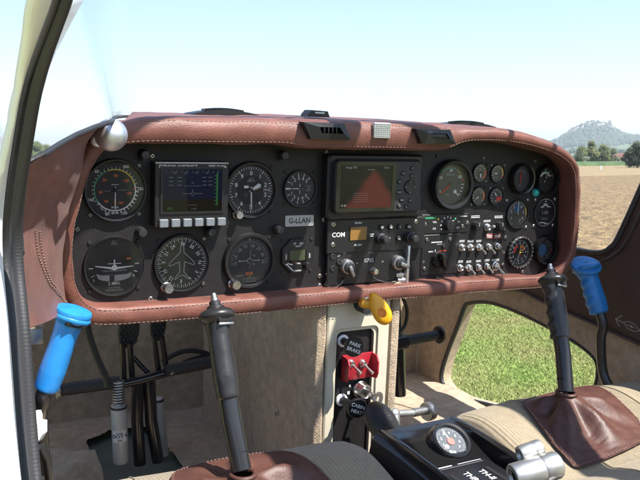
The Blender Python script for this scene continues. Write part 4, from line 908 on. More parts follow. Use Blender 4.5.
for j in range(len(YS) - 1):
    for i in range(n - 1): fs.append((j * n + i, j * n + i + 1, (j + 1) * n + i + 1, (j + 1) * n + i))
fs.append(tuple(range(n))[::-1]); b.add(vs, fs, 'black_gloss'); b.build('housing', cons, smooth=45)
# gauge let into the sloping front of the console
gy = -.2; 
for k in range(40):
    p = at(449, 444, Y=gy); gy += (-(p.z - cons_floor(p.y))) * .5 if False else 0
    break
best = min((abs(at(449, 444, Y=-.15 - .0005 * k).z - cons_floor(-.15 - .0005 * k)), -.15 - .0005 * k) for k in range(240)); gc = at(449, 444, Y=best[1])
t = thing('trim_gauge', 'round console gauge with a red centre and white numerals on the black console', 'gauge', Matrix.Translation(gc + Vector((0, -.002, .003))) @ Matrix.Rotation(math.radians(34), 4, 'X') @ Matrix.Rotation(math.radians(-20), 4, 'Z'))
r = .0235
b = MB(); b.lathe([(r * 1.36, -.012), (r * 1.34, .002), (r * 1.20, .0075), (r * 1.02, .0070), (r * .98, .002)], 'black_gloss', 48); b.build('bezel', t)
mat('salmon', (.72, .13, .10), .5); mat('dial_blue_grey', (.05, .065, .08), .5)
b = MB(); b.disc(r, .0022, 'dial_blue_grey', 48); ticks(b, r, .0025, -140, 140, 28, .80, .92, .0006, 'grey_print', 4, .74); nums(b, r, .0025, [(-120, '1'), (-80, '2'), (-40, '3'), (0, '4'), (40, '5'), (80, '6'), (120, '7')], .60, .0058); b.text('BAR', 0, -r * .72, .0055, .0025, 'white_print'); b.disc(.0034, .0025, 'white_print', 14, (-r * .32, -r * .4)); b.disc(r * .24, .0034, 'salmon', 24); b.build('dial', t, smooth=0)
b = MB(); b.poly([(-.0012, 0), (.0012, 0), (.0008, r * .85), (-.0008, r * .85)], .003, 'white_print'); o = b.build('needle', t, smooth=0); o.rotation_euler = (0, 0, math.radians(30))
b = MB(); b.disc(r * .99, .0058, 'dial_glass', 40); b.build('glass', t)
# slotted cover plate with legends behind it
qp = at(478, 474, Z=-.270); t = thing('quadrant_plate', 'black slotted quadrant plate with white lettering on the console behind the gauge', 'quadrant plate', Matrix.Translation((.088, qp.y - .03, -.2735)))
b = MB(); b.box((0, 0, 0), (.098, .150, .004), 'black_plastic', .001)
for x in (-.030, .030): b.box((x, -.010, .0012), (.0075, .110, .003), 'void_black', .0006)
b.build('plate', t, smooth=25)
b = MB(); z = .0024; lx = qp.x - .088
b.text('THR', -.008, .030, .0135, z, 'white_print', -90); b.text('TH-II', .016, .026, .0135, z, 'white_print', -90); b.rect(-.028, .0665, .036, .0024, z, 'white_print'); b.rect(.020, .0665, .04, .0022, z, 'grey_print'); b.rect(.0, .0615, .08, .0006, z, 'grey_print'); b.build('lettering', t, smooth=0)
# two silver cylinder knobs standing over the quadrant
def cyl_knob(p0, p1, r, label, groove=.42):
    t = thing('throttle_knob', label, 'knob', Matrix.Translation(p0), 'silver cylinder knobs on the console'); d = Vector(p1) - Vector(p0); L = d.length
    K = d.to_track_quat('Z', 'Y').to_matrix().to_4x4(); b = MB()
    b.lathe([(r * .45, .004), (r * .62, 0), (r * .93, .0008), (r, .003), (r, L * groove - .0016), (r * .955, L * groove), (r, L * groove + .0016), (r, L * .93), (r * .9, L * .985), (r * .6, L), (0, L)], 'alloy', 40, K); b.build('barrel', t)
    b = MB(); b.lathe([(r * .46, .0042), (r * .40, .0046), (r * .36, .012), (0, .0122)], 'dark_metal', 24, K); b.build('bore', t)
    b = MB(); c = d * .5; b.tube([c + Vector((0, 0, -r * .6)), c + Vector((0, .004, -.062))], .0045, 'steel_dull', 12); b.build('stem', t); return t
mat('alloy', (.50, .50, .48), .42, metal=.9, var=.06, vscale=60, bump=.04, bscale=900)
cyl_knob(at(519, 455.5, t=.955), at(541, 447.5, t=.962), .0113, 'small silver grooved knob above the larger silver cylinder on the console', .6)
cyl_knob(at(512, 478, t=.93), at(559, 464, t=.945), .0165, 'larger silver cylinder knob at the bottom of the black console', .62)
# bare metal crank with a disc in front of the console
t = thing('metal_crank', 'bare metal crank with a round disc knob in front of the console', 'crank', Matrix.Translation(at(395, 424, t=1.185))); o = t.matrix_basis.translation.copy()
P = lambda px, py, tt: at(px, py, t=tt) - o
b = MB(); b.tube([P(396, 436, 1.18), P(395, 422, 1.185), P(394.5, 413, 1.19)], [.0078, .0075, .0085], 'alloy', 18); b.lathe([(.0095 * math.sin(PI * k / 10) if 0 < k < 10 else 0, -.0095 * math.cos(PI * k / 10)) for k in range(11)], 'alloy', 22, Matrix.Translation(P(394, 414, 1.19))); b.build('post', t)
b = MB(); b.cyl(P(395, 414, 1.19), P(414, 413, 1.215), .0058, 'alloy'); b.cyl(P(413, 413, 1.213), P(428, 410, 1.236), .0066, 'steel_dull'); b.build('arm', t)
b = MB(); b.cyl(P(426, 412, 1.232), P(431, 410.5, 1.24), .0150, 'steel_dull', seg=36, bev=.0015); b.build('disc_knob', t)
# black leather lever grip before the pedestal
t = thing('hand_brake_lever', 'black leather covered lever at the foot of the pedestal, beside the heat knob', 'lever', Matrix.Translation(at(380, 430, t=1.13))); o = t.matrix_basis.translation.copy()
mat('black_leather', (.016, .016, .016), .35, bump=.5, bscale=260, bdist=.002, var=.2, vscale=40)
pts = smooth_path([P(371, 411, 1.165), P(376, 415, 1.155), P(382, 423, 1.145), P(388, 432, 1.130), P(398, 446, 1.10)])
b = MB(); n = len(pts); b.tube(pts, [.012 + .010 * math.sin(PI * min(1, .15 + .75 * i / n)) for i in range(n)], 'black_leather', 20, flat=.85); b.build('cover', t, smooth=70)
b = MB(); b.tube([p + Vector((.006, -.016, .008)) for p in pts[3:-4]], .0016, 'black_leather', 6); b.build('seam', t)
# ------------------------------------------------------------------ pedestal
ped = thing('pedestal', 'cream fronted pedestal under the middle of the panel with a carpeted left side', 'pedestal')
YF = -.020
o_tl, o_tr, o_br, o_bl = at(329, 300, Y=YF), at(390, 292, Y=YF), at(386, 460, Y=YF), at(333, 452, Y=YF)
xa, xb = o_tl.x, at(391, 300, Y=YF).x; zt = -.075; zb = -.42
oc = [(xa, zb), (xb, zb), (xb, zt), (xa, zt)]
it, ib = at(338, 334, Y=YF), at(378, 440, Y=YF); ixa, ixb = at(337.5, 350, Y=YF).x, at(374.5, 350, Y=YF).x; izt, izb = at(355, 331, Y=YF).z, -.36
def corner_frame(x0, x1, z0, z1, r, n=5): return rrect(x1 - x0, z1 - z0, r, n, (x0 + x1) / 2, (z0 + z1) / 2)
M0 = Matrix.Translation((0, YF, 0)) @ FACE
b = MB(); b.frame(corner_frame(xa, xb, zb, zt, .004), corner_frame(ixa - .006, ixb + .006, izb - .006, izt + .006, .010), -.03, 0, 'cream', M0, .002)
b.build('front_panel', ped, smooth=30)
b = MB(); b.frame(corner_frame(ixa - .006, ixb + .006, izb - .006, izt + .006, .010), corner_frame(ixa, ixb, izb, izt, .009), -.0105, -.0035, 'cream', M0, .001)
mid = corner_frame(ixa, ixb, izb, izt, .009); b.build('recess_rim', ped, smooth=30)
b = MB(); b.add([(x, y, -.0105) for x, y in mid] + [(x, y, -.004) for x, y in mid], [(i, (i + 1) % 24, 24 + (i + 1) % 24, 24 + i)[::-1] for i in range(24)], 'panel_black', M0); b.poly(mid, -.0104, 'panel_black') if False else b.add([(x, y, -.0104) for x, y in mid], [tuple(range(len(mid)))], 'panel_black', M0); b.build('recess', ped, smooth=30)
def pside(u, v):
    # carpet side: from the rounded rear edge forward into the footwell
    s = u; pts = [(xa - .000, YF + .004), (xa - .006, YF - .003), (xa - .016, YF + .001), (xa - .022, YF + .012), (xa - .020, YF + .06), (xa - .012, .15), (xa - .008, .28), (xa - .008, .48)]
    k = min(len(pts) - 2, int(s * (len(pts) - 1))); q = s * (len(pts) - 1) - k; x = pts[k][0] * (1 - q) + pts[k + 1][0] * q; y = pts[k][1] * (1 - q) + pts[k + 1][1] * q
    z = zt + (zb - .03 - zt) * v; p = Vector((x, y, z)); return p + Vector((mnoise.noise(p * 22) * .003, 0, 0)) - Vector((.002 * math.sin(v * 5), 0, 0))
b = MB(); b.grid(pside, 50, 40, 'carpet'); b.build('carpet_side', ped, smooth=80)
b = MB(); b.box((xb + .012, .23, -.25), (.016, .50, .36), 'carpet_dark', .004); b.build('right_side', ped)
s_ = at(278, 413, X=xa - .015); b = MB(); b.lathe([(.004, 0), (.0035, .0015), (0, .002)], 'steel_dull', 14, Matrix.Translation((s_.x - .003, s_.y, s_.z)) @ Matrix.Rotation(-PI / 2, 4, 'Y')); b.build('fastener', ped)
# knobs on the pedestal
def pull_knob(bx, by, kx, ky, text, label):
    g = at(bx, by, Y=YF + .009); k = at(kx, ky, Y=YF - .045); t = thing('pull_knob', label, 'pull knob', Matrix.Translation(g), 'black pull knobs on the pedestal'); d = (k - g)
    K = (-Vector((0, 1, 0))).to_track_quat('Z', 'Y').to_matrix().to_4x4(); b = MB(); b.lathe([(.0098, 0), (.0098, .003), (.0082, .0048), (.0058, .0048), (.0052, .003), (0, .003)], 'white_paint', 24, FACE); b.build('ferrule', t)
    b = MB(); b.cyl((0, 0, 0), d * .92, .0058, 'black_plastic'); b.build('shaft', t)
    Kd = Matrix.Translation(d) @ Matrix.Rotation(math.radians(-10), 4, 'Z') @ FACE; R1 = .0158; b = MB(); b.lathe([(.006, -.012), (R1 * .8, -.006), (R1, -.001), (R1 * .99, .002), (R1 * .92, .0035), (0, .0037)], 'black_plastic', 36, Kd); b.build('knob', t)
    b = MB(); a, c = text.split(); b.text(a, .000, .0040, .0078, .0042, 'white_print', -22, Kd); b.text(c, -.002, -.0045, .0078, .0042, 'white_print', -22, Kd); b.build('lettering', t, smooth=0)
pull_knob(342.5, 340.5, 354, 346.5, 'PARK BRAKE', 'black round pull knob lettered PARK BRAKE at the top of the pedestal')
pull_knob(341, 399.5, 357, 408, 'CABIN HEAT', 'black round pull knob lettered CABIN HEAT at the foot of the pedestal')
# red guarded switches
t = thing('switch_guard', 'red metal guard holding two toggle switches on the pedestal', 'switch guard', on_panel(356.5, 366, YF + .006)); 
a, c = at(342, 356, Y=YF), at(371, 377, Y=YF); W, H = c.x - a.x, a.z - c.z
b = MB(); b.box((0, 0, .001), (W, H, .004), 'red_paint', .0008); b.build('back_plate', t)
for s in (-1, 1):
    pl = [(0, -H * .5), (.018, -H * .42), (.022, -H * .2), (.022, H * .25), (.017, H * .46), (0, H * .5)]; b = MB(); b.prism(pl[::1], -.0012, .0012, 'red_paint', 0, Matrix.Translation((s * (W / 2 - .0012), 0, 0)) @ Matrix(((0, 0, 1, 0), (0, 1, 0, 0), (1, 0, 0, 0), (0, 0, 0, 1)))); b.build('side_plate', t, smooth=20)
for px in (350, 362):
    p = at(px, 363, Y=YF + .003); q = t.matrix_basis.inverted() @ p; tt = thing('guarded_toggle', 'left chrome toggle switch inside the red guard' if px < 356 else 'right chrome toggle switch inside the red guard', 'toggle switch', on_panel(px, 363, YF + .003), 'chrome toggles inside the red guard')
    b = MB(); b.lathe([(.0062, 0), (.0062, .003), (.005, .0035), (.0044, .009), (0, .0088)], 'steel', 18); b.build('collar', tt); b = MB(); b.tube([(0, 0, .006), (.0025, -.005, .014), (.006, -.0105, .023)], [.0016, .0020, .0029], 'steel', 12); b.build('lever', tt)
# ignition lock with key
t = thing('ignition_lock', 'chrome ignition lock with its key in, below the red guard', 'ignition lock', on_panel(359.5, 388.5, YF + .009)); 
b = MB(); b.lathe([(.0138, 0), (.0138, .005), (.0118, .0075), (.0112, .018), (.0098, .020), (.0086, .0185), (0, .0185)], 'steel', 32); b.build('barrel', t)
b = MB(); b.box((.0, 0, .030), (.0028, .011, .026), 'steel', .0006); b.lathe([(.0115, -.0012), (.0115, .0012), (.0045, .0012), (.0045, -.0012), (.0115, -.0012)], 'steel', 28, Matrix.Translation((.004, -.002, .047)) @ Matrix.Rotation(math.radians(18), 4, 'Y')); b.build('key', t)
b = MB(); R1 = .0075; b.tube([(.006 + R1 * math.sin(2 * PI * i / 24), -.018 + R1 * math.cos(2 * PI * i / 24), .046) for i in range(25)], .0008, 'steel', 8, caps=False); b.build('key_ring', t)
b = MB(); b.box((.010, -.026, .045), (.002, .020, .009), 'steel_dull', .001, Matrix.Rotation(.15, 4, 'Z')); b.build('spare_key', t)
b = MB()
for a, s in ((-70, 'R'), (-25, 'L'), (20, 'S')): q = math.radians(a); b.text(s, .0195 * math.sin(q), .0195 * math.cos(q), .006, .0005, 'white_print')
b.rect(-.012, .0225, .007, .0018, .0005, 'white_print'); b.rect(.010, .0215, .007, .0016, .0005, 'white_print'); b.rect(-.0205, -.004, .004, .005, .0005, 'white_print'); b.build('lettering', t, smooth=0)
# yellow canopy jettison handle
yc = at(379, 308, Y=-.095); t = thing('yellow_pull_handle', 'yellow plastic pull handle with a hole, hooked under the panel rim', 'pull handle', Matrix.Translation(yc))
tp, bt = at(371, 293, Y=-.080) - yc, at(388, 324, Y=-.100) - yc; d = (bt - tp); L = d.length; d.normalize(); vw = (EYE - yc).normalized(); n = (vw - d * vw.dot(d)).normalized(); s = d.cross(n)
M1 = Matrix(((s.x, d.x, n.x, (tp.x + bt.x) / 2), (s.y, d.y, n.y, (tp.y + bt.y) / 2), (s.z, d.z, n.z, (tp.z + bt.z) / 2), (0, 0, 0, 1))) if True else None
hw = L * .31
outl = []; NN = 40
for i in range(NN):
    a = 2 * PI * i / NN; yy = -math.cos(a); wv = hw * (.62 + .42 * (yy + 1) / 2) ; outl.append((wv * math.sin(a) * (1 if abs(yy) < .85 else 1), yy * L * .5))
hc = (0.0, L * .13); hr = hw * .40; hole = [(hc[0] + hr * math.sin(2 * PI * i / NN), hc[1] - hr * 1.15 * math.cos(2 * PI * i / NN)) for i in range(NN)]
sgn = 1
b = MB(); b.frame(outl, hole, -.0075, .0075, 'yellow_plastic', M1, .004); b.disc(hr * 1.1, -.002, 'yellow_plastic', 30, hc, M1); b.build('handle', t, smooth=60)
b = MB(); st = at(366, 304, Y=-.075) - yc; b.tube([at(363, 303, Y=-.04) - yc, st, (tp + bt) * .5 + n * -.004 - d * .006], [.0075, .0072, .0062], 'yellow_plastic', 16); b.build('stem', t)
b = MB(); g = at(364.5, 304.5, Y=-.030); b.cyl(g + Vector((0, .012, 0)) - yc, g + Vector((0, -.010, 0)) - yc, .0135, 'black_rubber'); b.build('socket', t)
# ------------------------------------------------------------------ fuselage shell
shell = thing('fuselage_shell', 'carpet lined cabin shell with a cut out low in the right wall', 'cabin shell')
XL, XR = -.485, .60
FZ = -.447
def rough(p, a=.004, s=14): return p + Vector((0, 0, mnoise.noise(p * s) * a + mnoise.noise(p * s * 3) * a * .4))
# floor with a torn hole round the brake cylinders
b = MB(); nu, nv = 60, 60
hole_px = [(113, 405), (118, 400), (125, 398), (172, 402), (178, 418), (177, 448), (180, 466), (150, 478), (132, 470), (118, 455), (112, 430)]
hole = [at(px, py, Z=FZ) for px, py in hole_px]
hx0, hx1, hy0, hy1 = -.285, -.135, .20, .42
def inside(x, y, poly):
    c = False; n = len(poly)
    for i in range(n):
        a, d = poly[i], poly[i - 1]
        if (a[1] > y) != (d[1] > y) and x < (d[0] - a[0]) * (y - a[1]) / (d[1] - a[1] + 1e-12) + a[0]: c = not c
    return c
HP = [(-.300, .235), (-.285, .30), (-.268, .36), (-.255, .43), (-.20, .46), (-.125, .455), (-.110, .40), (-.120, .33), (-.118, .27), (-.125, .215), (-.18, .195), (-.24, .215)]
vs = []; fs = []; keep = {}
xs = np.linspace(XL - .01, XR + .01, 300); ys = np.linspace(-.45, .62, 300)
for j, y in enumerate(ys):
    for i, x in enumerate(xs):
        p = Vector((x, y, FZ)); p = rough(p, .006, 12); vs.append(tuple(p))
for j in range(299):
    for i in range(299):
        cx_, cy_ = (xs[i] + xs[i + 1]) / 2, (ys[j] + ys[j + 1]) / 2
        jx = mnoise.noise(Vector((cx_ * 25, cy_ * 25, 3))) * .008
        if inside(cx_ + jx, cy_ + jx, HP): continue
        fs.append((j * 300 + i, j * 300 + i + 1, (j + 1) * 300 + i + 1, (j + 1) * 300 + i))
b.add(vs, fs, 'carpet'); b.build('floor_carpet', shell, smooth=80)
b = MB(); b.box((-.2, .33, FZ - .018), (.30, .40, .006), 'bay_green'); b.build('bilge_plate', shell)
# firewall
def fw(u, v):
    x = XL + (XR - XL) * u; z = FZ - .03 + (.51 + .13 * max(0, min(1, (.36 - abs(x - .06)) / .1))) * v; p = Vector((x, .53 - .06 * v ** 2 + .02 * math.sin(9 * u), z)); return p + Vector((0, mnoise.noise(p * 8) * .012, 0))
b = MB(); b.grid(fw, 60, 40, 'carpet_dark'); b.build('firewall_carpet', shell, smooth=80)
# left wall
def lw(u, v):
    y = -.42 + .97 * u; z = FZ + .50 * v; p = Vector((XL + .035 * (1 - v) ** 3, y, z)); return p + Vector((mnoise.noise(p * 9) * .008, 0, 0))

# loose torn carpet flap on the left of the floor
def flap(u, v):
    p = Vector((-.475 + .21 * u, .14 + .32 * v, FZ + .020 + .10 * (1 - u) ** 1.3 * (.4 + .6 * v) + .026 * math.sin(8 * v + 5 * u) * (1 - .5 * u) + .014 * math.sin(17 * v - 6 * u)))
    return p + Vector((mnoise.noise(p * 14) * .016, mnoise.noise(p * 14 + Vector((3, 0, 0))) * .016, -abs(mnoise.noise(p * 11)) * .05 + mnoise.noise(p * 24) * .010 + .012))
b = MB(); b.grid(flap, 40, 40, 'carpet_dark'); b.build('torn_carpet_flap', shell, smooth=80)
# right wall with the lower cut out (outline surveyed on the plane of the wall)
cut_px = [(468, 303), (487, 302), (510, 309), (540, 323), (571, 340), (589, 353), (596, 363), (597, 374), (594, 388), (580, 420), (520, 425), (500, 409.5), (470, 401), (452, 394.5), (443, 386), (440, 376), (445, 356), (456, 327), (463, 308)]
cut = [at(px, py, X=XR) for px, py in cut_px]
cut2 = [(p.y, p.z) for p in smooth_path(cut, 4, True)]
W_LO, W_HI, W_AFT, W_FWD = FZ - .06, -.10, -.75, .62
def ring_outer(inner):
    cy_, cz_ = sum(p[0] for p in inner) / len(inner), sum(p[1] for p in inner) / len(inner); out = []
    for y, z in inner:
        dy, dz = y - cy_, z - cz_; ts = []
        if dy > 0: ts.append((W_FWD - cy_) / dy)
        if dy < 0: ts.append((W_AFT - cy_) / dy)
        if dz > 0: ts.append((W_HI - cz_) / dz)
        if dz < 0: ts.append((W_LO - cz_) / dz)
        k = min(t for t in ts if t > 0); out.append((cy_ + dy * k, cz_ + dz * k))
    return out
def wall_frame(b, inner, outer, x0, x1, m, lip=0):
    n = len(inner); vs = []; fs = []; R_ = 6
    for k in range(R_ + 1):
        q = k / R_
        for (iy, iz), (oy, oz) in zip(inner, outer):
            y, z = iy + (oy - iy) * q, iz + (oz - iz) * q; nn = mnoise.noise(Vector((1, y * 12, z * 12))) * .004 * min(1, q * 4); vs.append((x0 - nn + lip * (1 - q) ** 8, y, z))
    for (iy, iz) in inner: vs.append((x1, iy, iz))
    for k in range(R_):
        for i in range(n): j = (i + 1) % n; fs.append((k * n + i, k * n + j, (k + 1) * n + j, (k + 1) * n + i))
    o = (R_ + 1) * n
    for i in range(n): j = (i + 1) % n; fs.append((i, o + i, o + j, j))
    b.add(vs, fs, m)
b = MB(); wall_frame(b, cut2, ring_outer(cut2), XR, XR + .035, 'carpet'); rw = b.build('right_wall_carpet', shell, smooth=70)
b = MB(); wall_frame(b, cut2, ring_outer(cut2), -XL, -XL + .03, 'leather_dark'); b.v = [(-x, y, z) for x, y, z in b.v]; b.build('left_wall_carpet', shell, smooth=70)
b = MB(); b.tube([(XR + .004, y, z) for y, z in cut2 + [cut2[0]]], .0055, 'black_rubber', 10, caps=False); b.build('edge_trim', rw)
# dark leather upper right wall with the window corner
win_px = [(566, 247), (577, 249.5), (590, 252), (599, 252.5), (606, 251), (612, 246.5), (619, 237), (640, 191), (668, 128), (700, 60), (560, 60), (556, 150)]
up_px = [(500, 289), (520, 291), (545, 303), (575, 316), (605, 329), (645, 347), (720, 380), (1000, 420), (1000, 120), (760, 20), (680, -40), (520, -40)]
XU = XR - .006
win = [at(px, py, X=XU) for px, py in win_px]
def yz(p): return (p.y, p.z)
b = MB()
# lower band (below the window), then the broad post aft of it
low = [at(px, py, X=XU) for px, py in [(500, 289), (520, 291), (545, 303), (575, 316), (605, 329), (645, 347), (700, 371), (770, 400)]]
upp = [at(px, py, X=XU) for px, py in [(545, 243), (566, 247), (577, 249.5), (590, 252), (599, 252.5), (606, 251), (612, 246.5), (619, 237), (640, 191), (668, 128), (700, 60), (725, 0)]]
aft = [at(px, py, X=XU) for px, py in [(790, 300), (745, 200), (752, 60)]]
outline = [yz(p) for p in low] + [yz(p) for p in aft] + [yz(p) for p in upp[::-1]]
Mx = Matrix(((0, 0, -1, XU), (1, 0, 0, 0), (0, 1, 0, 0), (0, 0, 0, 1)))
# fan the outline with thickness 25 mm (towards the outside)
b.prism(outline if sum(outline[i - 1][0] * outline[i][1] - outline[i][0] * outline[i - 1][1] for i in range(len(outline))) > 0 else outline[::-1], -.025, 0, 'leather_dark', .003, Mx)
uw = b.build('upper_right_wall', shell, smooth=40)
mat('dark_trim', (.035, .03, .03), .35, bump=.1, bscale=300)
b = MB(); b.tube(smooth_path([p + Vector((-.002, 0, 0)) for p in upp], 4), .0050, 'black_rubber', 10); b.build('window_seal', uw)
b = MB(); sp = [at(px, py, X=XU - .002) for px, py in [(560, 256), (590, 260.5), (603, 260), (613, 255), (625, 243), (648, 196), (676, 134), (708, 66)]]; b.tube(smooth_path(sp, 4), .0026, 'dark_trim', 8); b.build('trim_strip', uw)
b = MB(); b.tube([p + Vector((-.003, 0, .001)) for p in smooth_path(low, 4)], .003, 'leather_dark', 8); b.build('lower_piping', uw)
# the white arrow mark on the dark wall
mk = at(627, 325, X=XU - .0035); Mk = Matrix(((0, 0, -1, XU - .0006), (-1, 0, 0, mk.y), (0, 1, 0, mk.z), (0, 0, 0, 1)))
b = MB(); k = .030
ln = lambda pts, w=.0013, c=False: b.line([(x * k, y * k) for x, y in pts], w, 0.0008, 'plate', c)
b.line([(-.028, .001), (-.016, .012)], .0016, .0008, 'plate'); b.line([(-.028, .001), (-.017, -.009)], .0016, .0008, 'plate'); b.line([(-.028, .001), (-.010, .001)], .0014, .0008, 'plate')
b.line([(-.010, .001), (0, .0065), (.014, .006), (.027, -.001), (.014, -.007), (0, -.006)], .0011, .0008, 'plate', True); b.line([(-.004, -.001), (.018, .0)], .001, .0008, 'plate'); b.arc(.0016, .0026, 0, 360, .0008, 'plate', Matrix.Translation((.008, .0, 0)))
o = b.build('arrow_mark', uw, smooth=0); o.matrix_basis = Mk @ Matrix.Rotation(math.radians(-6), 4, 'Z')
# leather covered side padding below the left windscreen corner, with a stitched seam
LIPI = list(range(1 * 5, 9 * 5 + 1, 1)); lipA = [ring_pt(i, RING[i][3] * .985, RING[i][2] * .84) for i in LIPI]
_B = [at(px, py, X=x) for px, py, x in [(26, 330, -.470), (21, 312, -.474), (18, 285, -.478), (16, 255, -.480), (15, 225, -.481), (17, 195, -.483), (18, 177, -.484), (28, 166, -.480), (40, 157, -.470), (52, 149, -.457), (64, 141.5, -.442), (78, 134, -.424), (92, 128, -.404)]]
def resample(P, n):
    L = [0]
    for a, c in zip(P, P[1:]): L.append(L[-1] + (c - a).length)
    out = []
    for i in range(n):
        s = L[-1] * i / (n - 1); k = max(0, min(len(P) - 2, int(np.searchsorted(L, s)) - 1)); q = (s - L[k]) / max(1e-9, L[k + 1] - L[k]); out.append(P[k].lerp(P[k + 1], min(1, q)))
    return out
padA = resample(lipA, 60); padB = resample(smooth_path(_B, 5), 60)
def pad_l(u, v):
    k = u * 59; i = min(58, int(k)); q = k - i; a = padA[i].lerp(padA[i + 1], q); c = padB[i].lerp(padB[i + 1], q); p = a.lerp(c, v)
    n_ = Vector((.75, -.45, .2)); bul = (.016 * math.sin(PI * v ** .55) + .008 * math.sin(PI * v)) * (.35 + .65 * math.sin(PI * min(1, u * 1.05))) * max(0, min(1, (1 - u) / .35)) ** .8
    return p + n_ * bul + Vector((mnoise.noise(p * 30) * .0015, mnoise.noise(p * 20) * .0015, 0))
b = MB(); b.grid(pad_l, 70, 26, 'leather'); pl_ = b.build('left_side_padding', shell, smooth=80)
b = MB()
for dv in (0, .05):
    sp = [pad_l(.30 - .26 * k / 30 + 0 * dv, .80 - .62 * (k / 30) ** 2.2 - dv) + Vector((.0006, -.0006, .0004)) for k in range(31)]
    for a, c in zip(sp, sp[1:]): b.tube([a, a.lerp(c, .62)], .0006, 'thread', 4)
b.build('stitching', pl_)
# silver bracket plates under the left padding
t = thing('bracket_plate', 'pair of bare silver bracket plates on the left wall beside the blue lever', 'bracket', Matrix.Translation(at(36, 330, X=-.44)))
o = t.matrix_basis.translation
for y0, y1 in ((314, 327.5), (328.5, 345)):
    pa, pc = at(26, y0, X=-.44) - o, at(43, y1, X=-.44) - o; b = MB(); pa, pc = at(24, y0, t=.862) - o, at(43, y1, t=.862) - o; b.box(((pa.x + pc.x) / 2, (pa.y + pc.y) / 2, (pa.z + pc.z) / 2), (abs(pa.x - pc.x) * 1.1, .004, abs(pa.z - pc.z)), 'steel_dull', .001, ); b.build('plate', t)
# ------------------------------------------------------------------ left door frame
df = thing('door_frame', 'white left door frame with a black ribbed rubber seal, at the left edge of the view', 'door frame', Matrix.Translation((-.5, -.5, .1))); o = df.matrix_basis.translation.copy()
XS = -.505
seal_px = [(78, -60), (60, 0), (51, 25), (42, 50), (34, 75), (28, 100), (23.5, 125), (19.5, 150), (15.5, 175), (12.5, 200), (10.5, 225), (10.5, 250), (12, 275), (14.5, 300), (17, 325), (19, 350), (21.5, 385), (24, 420), (27, 455), (30, 485), (36, 540)]
inner = [at(px + 6.3, py, X=XS) - o for px, py in seal_px]; outer = [at(px - 6.0, py, X=XS - .004) - o for px, py in seal_px]
rs = .0041
def depth_of(p): return (p + o - EYE).dot(FWD)
b = MB(); sp = smooth_path(outer, 6); b.tube(sp, [6.4 * min(.50, depth_of(p)) / 780 for p in sp], 'black_rubber', 18); b.build('outer_seal', df, smooth=80)
b = MB(); sp = smooth_path(inner, 30); L = 0; rr = []; pts2 = []
mat('seal_trim', (.018, .018, .020), .6, bump=.3, bscale=900, bdist=.0006)
for a, c in zip(sp, sp[1:] + [sp[-1]]): rr.append(6.1 * min(.50, depth_of(a)) / 780 * (1 + .014 * math.sin(L * 2 * PI / .0022))); L += (c - a).length
b.tube(sp, rr, 'seal_trim', 16); b.build('ribbed_trim', df, smooth=80)
jo_px = [(54, -60), (35, 0), (28.5, 37), (22, 75), (16.5, 100), (12, 125), (6, 150), (1, 175), (-5, 205), (-12, 235), (-22, 265), (-34, 300), (-42, 340), (-44, 385), (-40, 430), (-30, 485), (-20, 540)]
ji = smooth_path([at(px - 8, py, X=XS - .006) - o for px, py in seal_px], 5); jo = None
def resample(P, n):
    L = [0]
    for a, c in zip(P, P[1:]): L.append(L[-1] + (c - a).length)
    out = []
    for i in range(n):
        s = L[-1] * i / (n - 1); k = max(0, min(len(P) - 2, int(np.searchsorted(L, s)) - 1)); q = (s - L[k]) / max(1e-9, L[k + 1] - L[k]); out.append(P[k].lerp(P[k + 1], min(1, q)))
    return out
ji = resample(ji, 60); jpx = smooth_path([Vector((*p, 0)) for p in jo_px], 5)
def _jo(p):
    q = p + o; dd = q - EYE; tt = dd.dot(FWD); py = 240 + 780 * dd.dot(DOWN) / tt; k = min(range(len(jpx)), key=lambda i: abs(jpx[i].y - py)); a_ = at(jpx[k].x, py, Y=q.y); return at(jpx[k].x, py, Y=q.y - 1.5 * abs(q.x - a_.x)) - o
jo = [_jo(p) for p in ji]
vs = []; fs = []
for a, c in zip(ji, jo): vs += [tuple(a), tuple(a.lerp(c, .5) + Vector((0, -.0015, 0))), tuple(c), tuple(c + Vector((-.002, .006, 0))), tuple(c + Vector((-.001, .012, 0)))]
for i in range(59):
    for k in range(4): fs.append((i * 5 + k, i * 5 + k + 1, (i + 1) * 5 + k + 1, (i + 1) * 5 + k))
b = MB(); b.add(vs, fs, 'white_paint'); jm = b.build('white_jamb', df, smooth=80)
hp = at(4.5, 372, X=XS - .003) - o; b = MB(); Kh = Matrix.Translation(hp) @ Matrix.Rotation(-PI / 2, 4, 'Y'); b.lathe([(.0062, -.002), (.0058, .0006), (.0042, .0006), (.0040, -.001), (0, -.001)], 'dark_metal', 20, Kh); b.build('latch_hole', jm)
# small white catch and dark rod below the left blue lever
t = thing('door_catch', 'small white plastic catch beside the black door seal below the blue lever', 'catch', Matrix.Translation(at(40, 428, t=.80))); o2 = t.matrix_basis.translation
b = MB(); K = Matrix((( RIGHT.x, -DOWN.x, -FWD.x, 0), (RIGHT.y, -DOWN.y, -FWD.y, 0), (RIGHT.z, -DOWN.z, -FWD.z, 0), (0, 0, 0, 1)))
s_ = .62 / 780; prof = [(-9, 20), (-4, 20), (-2, 14), (-2, 8), (4, 7), (4, -8), (-2, -18), (-9, -18)]
b.prism([(x * s_, y * s_) for x, y in prof][::-1], -.012, .004, 'white_paint', .001, K); b.build('body', t, smooth=25)
b = MB(); b.tube([(.0, 0, -.02), (.006, .0, -.035), (.010, .01, -.06), (.02, .02, -.16)], .005, 'tube_black', 10); b.build('rod', t)
